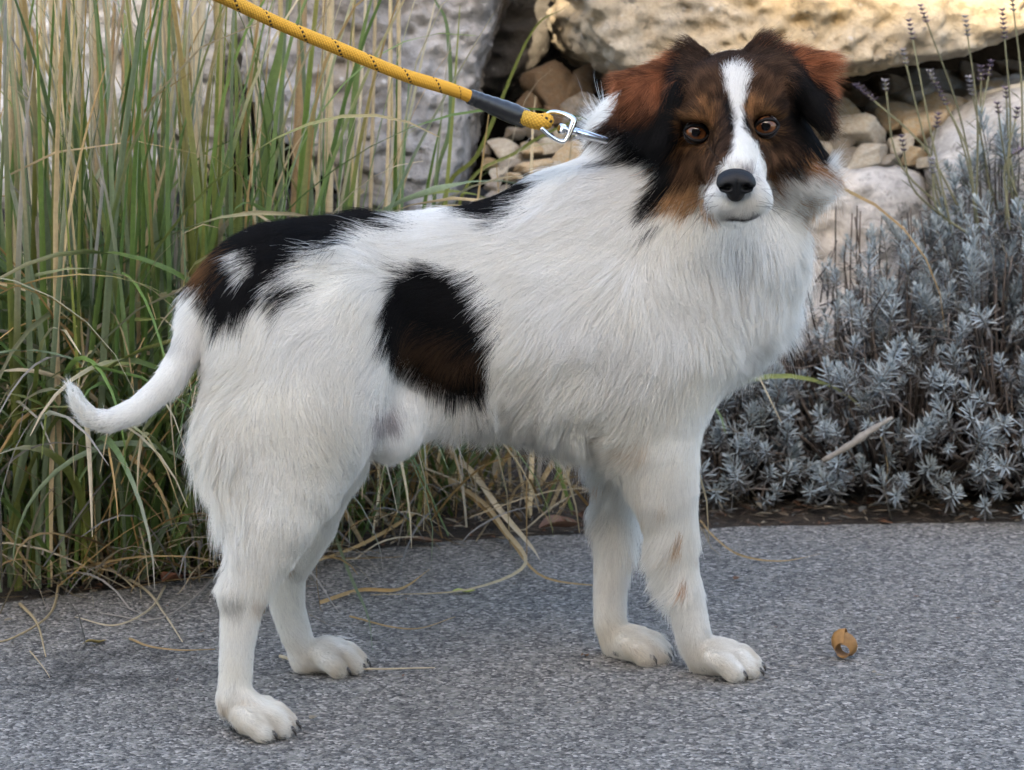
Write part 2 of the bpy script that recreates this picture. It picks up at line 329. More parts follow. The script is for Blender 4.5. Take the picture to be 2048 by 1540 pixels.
for a in [(1690,222,3.48,85,44,0),(1718,262,3.42,110,62,1),(1680,285,3.42,60,50,2),(1735,305,3.38,80,46,1),(1690,315,3.39,70,36,2),(1795,240,3.46,95,60,0),(1850,255,3.42,95,85,0),(1895,215,3.47,100,70,0),(1830,200,3.52,90,50,2),(1800,290,3.40,60,50,1),(1835,310,3.38,60,40,0),(1880,290,3.40,50,40,2),(1860,322,3.37,60,26,1),(1775,322,3.37,44,22,2),(1940,230,3.47,60,50,1),(1980,200,3.50,80,50,2),(2020,190,3.50,90,56,0),(2060,180,3.50,80,50,1),(1650,250,3.46,80,60,0),(1640,300,3.42,70,50,1),(1600,320,3.42,80,50,2),(1610,260,3.47,70,50,0),(1760,215,3.52,80,40,2),(1640,215,3.52,70,36,2),(1560,300,3.45,80,60,0),(1950,190,3.55,80,40,2),(1725,325,3.37,50,24,0),(1700,190,3.66,110,50,3),(1790,180,3.68,120,56,3),(1880,165,3.70,110,50,2),(1960,155,3.70,120,56,3),(2040,150,3.70,120,60,3),(1620,200,3.64,100,50,3),(1300,250,3.46,90,70,2),(1320,310,3.41,90,56,0),(1390,270,3.46,95,70,1),(1400,320,3.40,80,46,2),(1470,250,3.50,90,60,0),(1480,310,3.41,90,56,1),(1540,240,3.52,80,50,2),(1350,215,3.56,90,50,3),(1440,212,3.58,90,46,3),(1530,210,3.60,90,46,2)]: stone(*a, rubB, rs)

# ---------------------------------------------------------------- unseen building shape added behind the viewer to throw the shade over the dog
shade_blocker = empty('shade_blocker', (0, -5.5, 0)); tag(shade_blocker, 'unseen building-shaped blocker added behind the viewer to shade the path', 'shade_blocker')
def prism(x0, x1, y0, y1, z0, zl, zr):
    v = [(x0,y0,z0),(x1,y0,z0),(x1,y1,z0),(x0,y1,z0),(x0,y0,zl),(x1,y0,zr),(x1,y1,zr),(x0,y1,zl)]
    return v, [(3,2,1,0),(4,5,6,7),(0,1,5,4),(1,2,6,5),(2,3,7,6),(3,0,4,7)]
n = NT('blocker_timber'); o = n.obj(); n.set(n.ramp(n.noise(o, 4, 6), [(0.3, (0.07, 0.055, 0.045)), (0.7, (0.12, 0.10, 0.08))]), 0.9, n.bump(n.noise(o, 120, 4), 0.4, 0.004)); m_pl = n.m  # added blocker is kept dark so eyes and nose reflect less
RZ = lambda x: 0.57 + 7.35 / math.cos(R(8)) * math.tan(SUN_EL) - 0.18 * (x + 0.31)  # top edge shaped so its shadow line falls across the boulders
v, f = prism(-6, 6, -9, -4.3, -0.04, RZ(-6)-0.15, RZ(6)-0.15); link('wall', mesh('wall', v, f, False), m_pl, shade_blocker)  # body of the added shade blocker
v, f = prism(-6.4, 6.4, -9.4, -4.0, 0, RZ(-6.4), RZ(6.4)); v = np.array(v); v[:4, 2] = v[4:, 2] - 0.147; link('blocker_roof', mesh('blocker_roof', v, f, False), NT('roof_tile').set((0.16, 0.07, 0.045), 0.8), shade_blocker)
for wx in (-3.5, 0.2, 3.6):  # dressing on the front of the added blocker
    v, f = prism(wx-0.6, wx+0.6, -4.298, -4.22, 0.9, 2.1, 2.1); fr = link('blocker_window', mesh('blocker_window', v, f, False), NT('frame_paint').set((0.2, 0.2, 0.19), 0.5), shade_blocker)
    v, f = prism(wx-0.52, wx+0.52, -4.215, -4.21, 0.98, 2.02, 2.02); link('blocker_pane', mesh('blocker_pane', v, f, False), NT('glass').set((0.02, 0.025, 0.03), 0.05), fr)
# ================================================================== DOG
def Yc(px): return 2.235 + (px - 520) * 0.00016          # depth of the dog's midline along its length
VOX = 0.0040
LO = np.array((-0.47, 1.98, -0.012)); HI = np.array((0.36, 2.56, 0.78))
NX, NY, NZ = [int(c) for c in np.ceil((HI - LO) / VOX)]
gx = LO[0] + VOX * np.arange(NX); gy = LO[1] + VOX * np.arange(NY); gz = LO[2] + VOX * np.arange(NZ)
D = np.full((NX, NY, NZ), 0.2, dtype=np.float32)

def _sub(lo, hi):
    a = np.clip(np.floor((lo - LO) / VOX).astype(int), 0, None); b = np.minimum(np.ceil((hi - LO) / VOX).astype(int) + 1, (NX, NY, NZ))
    return tuple(slice(int(i), int(j)) for i, j in zip(a, b))
def _blend(sl, d, k):
    o = D[sl]
    if k <= 0: D[sl] = np.minimum(o, d)
    else:
        h = np.maximum(k - np.abs(o - d), 0) / k
        D[sl] = np.minimum(o, d) - h * h * k * 0.25
def _pts(sl): return gx[sl[0]][:, None, None].astype(np.float32), gy[sl[1]][None, :, None].astype(np.float32), gz[sl[2]][None, None, :].astype(np.float32)
def cone(p1, r1, p2, r2, k=0.02, sy=1.0):
    """tapered capsule; sy squeezes it across the body"""
    p1, p2 = np.array(p1, float), np.array(p2, float); m = max(r1, r2) + 0.05
    sl = _sub(np.minimum(p1, p2) - m, np.maximum(p1, p2) + m); X, Y, Z = _pts(sl)
    ym = 0.5 * (p1[1] + p2[1])
    q1 = np.array((p1[0], ym + (p1[1]-ym), p1[2])); ba = p2 - p1
    L2 = max(float(ba @ ba), 1e-9)
    ax, ay, az = X - p1[0], Y - p1[1], Z - p1[2]
    h = np.clip((ax*ba[0] + ay*ba[1] + az*ba[2]) / L2, 0, 1)
    dx, dy, dz = ax - h*ba[0], ay - h*ba[1], az - h*ba[2]
    d = np.sqrt(dx*dx + (dy/sy)**2 + dz*dz) - (r1 + (r2 - r1) * h)
    _blend(sl, d * min(1.0, sy), k)
def ell(c, r, k=0.02, rot=None, cut=False):
    c = np.array(c, float); r = np.array(r, float); m = r.max() + 0.04
    sl = _sub(c - m, c + m); X, Y, Z = _pts(sl); x, y, z = X - c[0], Y - c[1], Z - c[2]
    if rot is not None:
        Rm = np.array(rot); x, y, z = (Rm[0,0]*x + Rm[0,1]*y + Rm[0,2]*z, Rm[1,0]*x + Rm[1,1]*y + Rm[1,2]*z, Rm[2,0]*x + Rm[2,1]*y + Rm[2,2]*z)
    k0 = np.sqrt((x/r[0])**2 + (y/r[1])**2 + (z/r[2])**2); k1 = np.sqrt((x/r[0]**2)**2 + (y/r[1]**2)**2 + (z/r[2]**2)**2) + 1e-6
    d = k0 * (k0 - 1.0) / k1
    if cut:
        o = D[sl]; dd = -d; h = np.maximum(k - np.abs(o - dd), 0) / k; D[sl] = np.maximum(o, dd) + h*h*k*0.25
    else: _blend(sl, d, k)
def tri(a, b, c, r, k=0.01):
    a, b, c = [np.array(q, float) for q in (a, b, c)]
    sl = _sub(np.minimum(np.minimum(a, b), c) - r - 0.04, np.maximum(np.maximum(a, b), c) + r + 0.04); X, Y, Z = _pts(sl)
    sh = np.broadcast_shapes(X.shape, Y.shape, Z.shape)
    p = np.stack([np.broadcast_to(q, sh) for q in (X, Y, Z)], -1)
    n = np.cross(b - a, a - c); n = n / np.linalg.norm(n)
    def edge(u, v):
        e = v - u; w = p - u; t = np.clip((w @ e) / (e @ e), 0, 1); q = w - t[..., None] * e; return (q * q).sum(-1), (w @ np.cross(e, n))
    d1, s1 = edge(a, b); d2, s2 = edge(b, c); d3, s3 = edge(c, a)
    inside = (np.sign(s1) + np.sign(s2) + np.sign(s3))
    pl = ((p - a) @ n) ** 2
    d = np.sqrt(np.where(np.abs(inside) >= 2.9, pl, np.minimum(np.minimum(d1, d2), d3))) - r
    _blend(sl, d.astype(np.float32), k)
def chain(pts, k=0.02, sy=1.0):
    """a limb: its segments are joined first, then blended into the body"""
    global D
    keep = D; D = np.full(keep.shape, 0.2, dtype=np.float32)
    for (x1, y1, Y1, r1), (x2, y2, Y2, r2) in zip(pts[:-1], pts[1:]):
        cone(P(x1, y1, Y1), M(r1, Y1), P(x2, y2, Y2), M(r2, Y2), 0.0, sy)
    limb = D; D = keep
    _blend((slice(None),) * 3, limb, k)

# trunk, neck, chest
chain([(545, 608, Yc(545), 130), (760, 594, Yc(760), 160), (1000, 634, Yc(1000), 224), (1220, 634, Yc(1220), 262)], 0.03, 0.80)
chain([(1230, 620, Yc(1230), 232), (1395, 575, Yc(1330), 158)], 0.04, 0.85)
chain([(1170, 515, Yc(1170), 162), (1310, 440, 2.35, 150), (1430, 320, 2.36, 122)], 0.04, 0.85)
chain([(1400, 575, 2.35, 145), (1478, 470, 2.335, 118), (1470, 390, 2.345, 110)], 0.04)
# near hind leg
ZH = 2.178
chain([(580, 690, ZH+.022, 125), (552, 860, ZH+.008, 148), (556, 960, ZH, 117), (549, 1030, ZH-.01, 85), (527, 1100, ZH-.012, 64), (500, 1165, ZH-.015, 45),
       (483, 1210, ZH-.018, 39), (474, 1290, ZH-.022, 31), (468, 1400, ZH-.024, 28)], 0.03, 0.62)
ell(P(600, 640, 2.215), (M(150, 2.2), 0.055, M(150, 2.2)), 0.06)
ell(P(645, 790, ZH+.02), (M(90, ZH), 0.040, M(140, ZH)), 0.05)
ell(P(464, 1180, ZH-.016), (M(19, ZH), 0.013, M(24, ZH)), 0.014)
# far hind leg
FH = 2.305
chain([(600, 720, FH-.01, 130), (615, 900, FH, 120), (605, 1040, FH+.005, 66), (572, 1150, FH+.015, 36), (574, 1210, FH+.018, 31), (592, 1270, FH+.022, 28), (612, 1318, FH+.024, 25)], 0.025, 0.65)
# near fore leg
NF = 2.32
chain([(1290, 720, NF-.02, 120), (1302, 870, NF-.015, 92), (1327, 980, NF-.01, 64), (1344, 1070, NF, 46), (1360, 1150, NF+.005, 36), (1378, 1220, NF+.008, 32), (1392, 1285, NF+.01, 30), (1408, 1312, NF+.01, 28)], 0.025, 0.75)
# far fore leg
FF = 2.395
chain([(1270, 760, FF+.01, 100), (1255, 900, FF+.008, 70), (1235, 1000, FF, 46), (1228, 1100, FF-.004, 35), (1220, 1180, FF-.006, 30), (1221, 1245, FF-.006, 29), (1236, 1285, FF-.006, 27)], 0.025, 0.8)
# sheath and scrotum, flank fold
ell(P(780, 868, 2.24), (M(42, 2.24), 0.026, M(44, 2.24)), 0.02)
chain([(730, 830, 2.24, 60), (900, 790, 2.29, 60)], 0.03)
# tail
TAIL = [(490, 560, 2.245, 52), (430, 590, 2.225, 40), (390, 650, 2.205, 32), (368, 710, 2.19, 26), (330, 772, 2.175, 24), (275, 820, 2.16, 22), (220, 843, 2.15, 19), (182, 836, 2.145, 16), (158, 808, 2.14, 12), (148, 786, 2.14, 8)]
chain(TAIL, 0.012)
# paws: pad, four toes; heading is a flat unit vector
CLAWS, PADS = [], []
def paw(px, py, heading, scale=1.0, ankle=None):
    g = G(px, py); h = np.array((math.cos(heading), math.sin(heading), 0)); l = np.array((-h[1], h[0], 0)); s = scale; up = np.array((0, 0, 1.0))
    c = g + l * 0.020 * s
    ell(c + up*0.019*s - h*0.002*s, (0.017*s, 0.020*s, 0.018*s), 0.008, rot=np.array((h, l, up)))
    if ankle is not None: cone(ankle, 0.0140*s, c + up*0.024*s + h*0.003*s, 0.0155*s, 0.010)
    for j, (o, fw) in enumerate(((-0.0255, 0.008), (-0.0096, 0.0245), (0.0096, 0.0245), (0.0255, 0.008))):
        b = c + l*o*0.75*s + h*(fw - 0.016)*s + up*0.026*s; m_ = c + l*o*s + h*fw*s + up*0.0215*s; t = c + l*o*1.06*s + h*(fw + 0.0115)*s + up*0.0115*s
        cone(b, 0.0085*s, m_, 0.0108*s, 0.002); cone(m_, 0.0108*s, t, 0.0100*s, 0.0)
        CLAWS.append((t + h*0.0070*s + up*0.002*s, h, s))
    PADS.append((c - h*0.022*s + up*0.008, h, s))
    return c
paw(494, 1478, R(-10), 0.86, P(470, 1400, ZH-.024))
paw(646, 1351, R(-8), 0.84, P(612, 1318, FH+.024))
paw(1434, 1358, R(-12), 0.88, P(1408, 1312, NF+.01))
paw(1258, 1326, R(-12), 0.82, P(1236, 1285, FF-.006))
# head: skull, brow, cheeks, muzzle, ears
ell(P(1468, 222, 2.325), (M(112, 2.3), 0.075, M(115, 2.3)), 0.02)
ell(P(1408, 190, 2.29), (M(50, 2.3), 0.03, M(50, 2.3)), 0.02)
ell(P(1530, 180, 2.29), (M(50, 2.3), 0.03, M(50, 2.3)), 0.02)
ell(P(1398, 315, 2.315), (M(62, 2.3), 0.05, M(75, 2.3)), 0.03)
ell(P(1552, 308, 2.315), (M(62, 2.3), 0.05, M(75, 2.3)), 0.03)
cone(P(1467, 225, 2.272), M(34, 2.25), P(1472, 335, 2.186), M(30, 2.2), 0.025)
cone(P(1470, 315, 2.27), M(66, 2.25), P(1474, 383, 2.200), M(48, 2.2), 0.025)
ell(P(1446, 396, 2.196), (M(37, 2.2), 0.026, M(33, 2.2)), 0.010)
ell(P(1504, 393, 2.196), (M(37, 2.2), 0.026, M(33, 2.2)), 0.010)
ell(P(1476, 414, 2.208), (M(38, 2.2), 0.026, M(17, 2.2)), 0.012)
ell(P(1404, 228, 2.262), (M(36, 2.27), 0.012, M(15, 2.27)), 0.014)
ell(P(1522, 217, 2.262), (M(36, 2.27), 0.012, M(15, 2.27)), 0.014)
def surf(px, py, y0=2.05, y1=2.5):
    """first point of the body met by the line of sight of a pixel"""
    for Y in np.arange(y0, y1, 0.0008):
        q = P(px, py, Y); i = np.round((q - LO) / VOX).astype(int)
        if D[tuple(i)] < 0.0008: return q
    return P(px, py, 2.27)
ell(P(1582, 335, 2.335), (M(52, 2.3), 0.045, M(56, 2.3)), 0.03)
ell(P(1348, 350, 2.335), (M(60, 2.3), 0.045, M(66, 2.3)), 0.03)
ell(P(1280, 255, 2.375), (M(72, 2.36), 0.05, M(75, 2.36)), 0.04)
EYES = []
for px_, py_, s in ((1393, 266, -1), (1533, 254, 1)):
    e = surf(px_, py_) + np.array((0, 0.0072, 0)); EYES.append((e, s))
for e, s in EYES:
    ell(e + np.array((0, -0.010, 0)), (0.0150, 0.014, 0.0112), 0.008, cut=True)
tri(P(1392, 114, 2.325), P(1256, 164, 2.298), P(1332, 266, 2.272), 0.0065, 0.012)
tri(P(1256, 164, 2.298), P(1258, 212, 2.288), P(1332, 266, 2.272), 0.0065, 0.010)
tri(P(1392, 114, 2.325), P(1350, 180, 2.275), P(1332, 266, 2.272), 0.0065, 0.010)
tri(P(1515, 104, 2.325), P(1652, 124, 2.300), P(1640, 228, 2.280), 0.0065, 0.012)
tri(P(1515, 104, 2.325), P(1588, 160, 2.272), P(1640, 228, 2.280), 0.0065, 0.010)
# nothing below the ground
D = np.maximum(D, -(gz[None, None, :] - 0.0015).astype(np.float32))

def surface_nets(D, LO=LO, VOX=VOX):
    s = D < 0
    nx, ny, nz = D.shape
    c = np.zeros((nx-1, ny-1, nz-1), np.int8)
    for i in (0, 1):
        for j in (0, 1):
            for k in (0, 1): c += s[i:nx-1+i, j:ny-1+j, k:nz-1+k]
    act = (c > 0) & (c < 8); ids = np.full(act.shape, -1, np.int64); I = np.argwhere(act); ids[act] = np.arange(len(I))
    pos = np.zeros((len(I), 3)); cnt = np.zeros(len(I))
    cor = [(i, j, k) for i in (0, 1) for j in (0, 1) for k in (0, 1)]
    for a in range(8):
        for b in range(a + 1, 8):
            A, B = np.array(cor[a]), np.array(cor[b])
            if np.abs(A - B).sum() != 1: continue
            da = D[I[:,0]+A[0], I[:,1]+A[1], I[:,2]+A[2]]; db = D[I[:,0]+B[0], I[:,1]+B[1], I[:,2]+B[2]]
            m = (da < 0) != (db < 0); t = da[m] / (da[m] - db[m]); pos[m] += A + t[:, None] * (B - A); cnt[m] += 1
    v = LO + VOX * (I + pos / cnt[:, None]); quads = []
    for ax in range(3):
        sl0 = [slice(None)]*3; sl1 = [slice(None)]*3; sl0[ax] = slice(0, -1); sl1[ax] = slice(1, None)
        cr = s[tuple(sl0)] != s[tuple(sl1)]; E = np.argwhere(cr); o1, o2 = [(1, 2), (2, 0), (0, 1)][ax]
        E = E[(E[:, o1] > 0) & (E[:, o2] > 0) & (E[:, o1] < D.shape[o1]-1) & (E[:, o2] < D.shape[o2]-1)]
        ins = s[E[:,0], E[:,1], E[:,2]]
        def cell(a, b):
            q = E.copy(); q[:, o1] -= a; q[:, o2] -= b; return ids[q[:,0], q[:,1], q[:,2]]
        q = np.stack([cell(1, 1), cell(0, 1), cell(0, 0), cell(1, 0)], 1); q[~ins] = q[~ins][:, ::-1]; quads.append(q)
    return v, np.vstack(quads)
dv, dq = surface_nets(D)
# relax
for _ in range(3):
    acc = np.zeros_like(dv); n_ = np.zeros(len(dv))
    for a in range(4):
        i, j = dq[:, a], dq[:, (a + 1) % 4]
        np.add.at(acc, i, dv[j]); np.add.at(acc, j, dv[i]); np.add.at(n_, i, 1); np.add.at(n_, j, 1)
    dv = dv * 0.5 + 0.5 * acc / np.maximum(n_, 1)[:, None]

# ---------------------------------------------------------------- coat pattern, in the dog's own side and face planes (units of photo pixels at that plane)
def plane_px(p, Yref):
    z = p[:, 2] - CAM_H; cp, sp = math.cos(PITCH), math.sin(PITCH)
    dep = Yref * cp - z * sp; up = Yref * sp + z * cp
    return CX + FPX * p[:, 0] / dep, CY - FPX * up / dep
WHITE = np.array((0.86, 0.85, 0.82)); BLACK = np.array((0.012, 0.011, 0.011)); DARK = np.array((0.050, 0.029, 0.019))
BROWN = np.array((0.11, 0.060, 0.034)); TAN = np.array((0.33, 0.17, 0.075)); RUST = np.array((0.26, 0.105, 0.050)); PALE = np.array((0.52, 0.34, 0.19))
def is_head(p):
    x, y = plane_px(p, 2.25)
    near = p[:, 1] < 2.345 - np.maximum(0, (y - 330) * 0.0006)
    return near & in_poly(x, y, [(1190, 40), (1720, 40), (1720, 260), (1690, 420), (1600, 400), (1560, 440), (1390, 450), (1300, 480), (1230, 420), (1290, 320), (1190, 260)])
BODY_PATCH = [
    (BLACK, 8, [(478, 495), (520, 440), (600, 380), (700, 340), (850, 340), (862, 435), (820, 462), (740, 482), (670, 498), (625, 515), (590, 530), (640, 545), (625, 575), (570, 595), (540, 570), (510, 600), (470, 620), (432, 650), (440, 600), (425, 560)]),
    (BLACK, 8, [(385, 500), (490, 460), (520, 480), (480, 560), (455, 630), (425, 610), (405, 570), (370, 565)]),
    (WHITE, 4, [(490, 500), (516, 492), (515, 518), (502, 548), (490, 540)]),
    (WHITE, 6, [(560, 548), (590, 535), (605, 545), (580, 555), (565, 580)]),
    (TAN * 0.55, 10, [(400, 520), (450, 495), (480, 500), (440, 530), (430, 575), (415, 565)]),
    (BLACK, 8, [(768, 612), (785, 572), (830, 540), (900, 532), (965, 555), (1000, 605), (1012, 655), (990, 700), (985, 745), (958, 785), (922, 800), (885, 780), (845, 752), (805, 720), (768, 676)]),
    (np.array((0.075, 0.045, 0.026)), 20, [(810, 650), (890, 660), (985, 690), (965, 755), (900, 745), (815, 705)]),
    (BLACK, 8, [(925, 405), (960, 340), (1120, 320), (1095, 390), (1060, 415), (1045, 440), (1020, 458), (985, 450), (945, 435)]),
    (BLACK * 2, 9, [(1235, 322), (1290, 300), (1330, 292), (1345, 305), (1310, 330), (1260, 332)]),
    (BLACK, 9, [(1345, 270), (1395, 300), (1400, 390), (1360, 410), (1330, 440), (1305, 430), (1325, 375), (1318, 340)]),
    (np.array((0.50, 0.31, 0.165)), 8, [(1340, 385), (1392, 360), (1415, 390), (1415, 412), (1350, 408)]),
    (BROWN, 12, [(1600, 255), (1650, 262), (1668, 300), (1640, 310), (1600, 305)]),
    (TAN * 1.2, 7, [(1590, 318), (1640, 322), (1690, 325), (1650, 342), (1595, 338)]),
    (PALE, 12, [(1590, 390), (1650, 400), (1640, 440), (1600, 430)]),
    (PALE, 4, [(1356, 1082), (1368, 1080), (1370, 1102), (1360, 1108)]), (TAN * 1.5, 3, [(1370, 1184), (1380, 1182), (1378, 1202), (1369, 1204)]),
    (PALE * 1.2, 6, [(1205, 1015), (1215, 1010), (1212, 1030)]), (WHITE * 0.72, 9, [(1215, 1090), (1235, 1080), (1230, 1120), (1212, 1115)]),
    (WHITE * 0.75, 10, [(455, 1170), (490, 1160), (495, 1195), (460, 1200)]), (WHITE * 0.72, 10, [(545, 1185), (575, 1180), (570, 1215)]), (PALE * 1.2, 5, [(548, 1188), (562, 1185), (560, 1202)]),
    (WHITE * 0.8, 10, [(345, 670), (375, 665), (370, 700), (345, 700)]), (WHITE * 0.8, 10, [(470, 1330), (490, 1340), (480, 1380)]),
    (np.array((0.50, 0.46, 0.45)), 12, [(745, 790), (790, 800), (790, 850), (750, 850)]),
]
HEAD_PATCH = [
    (DARK, 5, [(1200, 40), (1720, 40), (1720, 250), (1690, 300), (1640, 318), (1590, 322), (1552, 350), (1540, 420), (1420, 440), (1400, 420), (1365, 385), (1348, 415), (1322, 412), (1335, 365), (1322, 335), (1320, 300), (1200, 260)]),
    (BROWN, 12, [(1385, 150), (1440, 130), (1455, 200), (1440, 240), (1390, 235), (1370, 200)]), (BROWN, 12, [(1490, 140), (1550, 130), (1570, 190), (1540, 225), (1495, 230)]),
    (BROWN * 1.1, 10, [(1365, 320), (1410, 300), (1440, 310), (1415, 360), (1400, 400), (1370, 380)]), (BROWN * 1.1, 10, [(1520, 300), (1570, 285), (1590, 330), (1550, 370), (1530, 340)]),
    (BLACK, 8, [(1340, 110), (1390, 120), (1380, 180), (1365, 250), (1355, 330), (1370, 390), (1352, 395), (1335, 425), (1312, 420), (1330, 370), (1322, 335), (1335, 290), (1345, 220)]),
    (BLACK, 8, [(1570, 150), (1600, 190), (1640, 250), (1650, 300), (1620, 315), (1590, 290), (1570, 240)]), (BLACK, 6, [(1558, 318), (1590, 305), (1640, 315), (1600, 330), (1560, 336)]),
    (BLACK, 4, [(1440, 200), (1455, 215), (1458, 260), (1446, 262)]), (BLACK, 4, [(1488, 200), (1500, 230), (1492, 270), (1484, 250)]),
    (TAN * 0.5, 6, [(1362, 240), (1395, 230), (1425, 238), (1430, 262), (1412, 296), (1385, 304), (1364, 286)]), (TAN * 0.5, 6, [(1498, 228), (1530, 222), (1558, 234), (1564, 258), (1545, 280), (1515, 284), (1504, 262)]),
    (TAN, 6, [(1408, 205), (1428, 215), (1425, 240), (1402, 232)]), (TAN, 6, [(1490, 208), (1512, 205), (1518, 228), (1495, 236)]),
    (TAN * 1.3, 6, [(1318, 335), (1338, 322), (1345, 350), (1325, 362)]), (TAN, 7, [(1600, 300), (1618, 290), (1622, 315), (1602, 320)]),
    (np.array((0.50, 0.31, 0.165)), 8, [(1335, 382), (1395, 352), (1413, 385), (1416, 425), (1385, 415), (1345, 412)]), (WHITE, 13, [(1300, 432), (1350, 418), (1400, 418), (1425, 432), (1420, 500), (1290, 500)]), (TAN, 6, [(1540, 340), (1560, 350), (1556, 395), (1544, 390)]),
    (TAN * 1.2, 7, [(1590, 318), (1640, 322), (1690, 325), (1650, 342), (1595, 338)]), (WHITE, 7, [(1552, 352), (1595, 338), (1690, 340), (1690, 440), (1550, 440)]),
    (RUST, 8, [(1395, 85), (1345, 90), (1270, 120), (1205, 150), (1195, 205), (1232, 235), (1285, 232), (1325, 215), (1345, 180), (1375, 130)]),
    (RUST * 0.35, 8, [(1235, 222), (1335, 200), (1345, 300), (1270, 285)]), (BLACK, 6, [(1250, 245), (1345, 225), (1360, 330), (1345, 400), (1318, 405), (1322, 340), (1290, 320)]), (BLACK, 5, [(1345, 165), (1368, 180), (1350, 310), (1318, 300), (1332, 225)]),
    (RUST * 0.4, 7, [(1385, 80), (1412, 85), (1402, 112), (1388, 115)]),
    (RUST, 8, [(1525, 45), (1610, 85), (1690, 120), (1695, 190), (1665, 235), (1650, 180), (1600, 140), (1545, 100)]),
    (BLACK, 7, [(1555, 110), (1610, 145), (1650, 185), (1655, 225), (1640, 260), (1600, 200), (1575, 150)]), (RUST * 0.35, 7, [(1495, 65), (1525, 70), (1530, 100), (1508, 108)]),
    (WHITE * 1.02, 4, [(1450, 146), (1472, 134), (1497, 152), (1490, 200), (1485, 255), (1510, 292), (1530, 335), (1548, 385), (1540, 425), (1505, 445), (1440, 445), (1412, 420), (1408, 370), (1425, 330), (1452, 290), (1462, 240), (1452, 190)]),
    (np.array((0.33, 0.31, 0.31)), 6, [(1440, 408), (1510, 404), (1522, 425), (1490, 424), (1450, 428)]), (np.array((0.42, 0.40, 0.41)), 9, [(1448, 330), (1492, 322), (1500, 338), (1440, 346)]),
    (np.array((0.05, 0.045, 0.045)), 3, [(1448, 417), (1475, 412), (1502, 415), (1490, 424), (1462, 425)]), (np.array((0.45, 0.36, 0.28)), 4, [(1428, 335), (1440, 332), (1440, 352), (1430, 355)]),
]
def coat_colour(p, jit=True):
    n = len(p); c = np.tile(WHITE, (n, 1))
    hd = is_head(p)
    yb = 2.195 + np.clip((p[:, 0] + 0.25) * 0.17, -0.02, 0.14)
    for sel, patches in ((~hd, BODY_PATCH), (hd, HEAD_PATCH)):
        if not sel.any(): continue
        q = p[sel]; x, y = plane_px(q, 2.25) if patches is HEAD_PATCH else plane_px(q, yb[sel])
        cc = c[sel]
        n1, n2 = fbm(q * 90, 2, 3), fbm(q * 90 + 31, 2, 4)
        for k, (colr, soft, poly) in enumerate(patches):
            jx = x + soft * (0.9 * n1 + (rng.normal(0, 0.7, len(x)) if jit else 0)); jy = y + soft * (0.9 * n2 + (rng.normal(0, 0.7, len(x)) if jit else 0))
            cc[in_poly(jx, jy, poly)] = colr
        c[sel] = cc
    return c

dcol = coat_colour(dv, False) * 0.85; dcol = dcol * (1 - np.clip((0.060 - dv[:, 2:3]) / 0.030, 0, 1) * np.array((0.22, 0.25, 0.30)))
dog = empty('dog', G(980, 1390)); tag(dog, 'white long-haired dog with black patches and brown face standing on the path', 'dog')
m_body = attr_mat('dog_skin', 0.8, 0.1, 0.1, 300)
body_me = mesh('body', dv, dq, True, dcol)
body = link('body', body_me, m_body, dog)

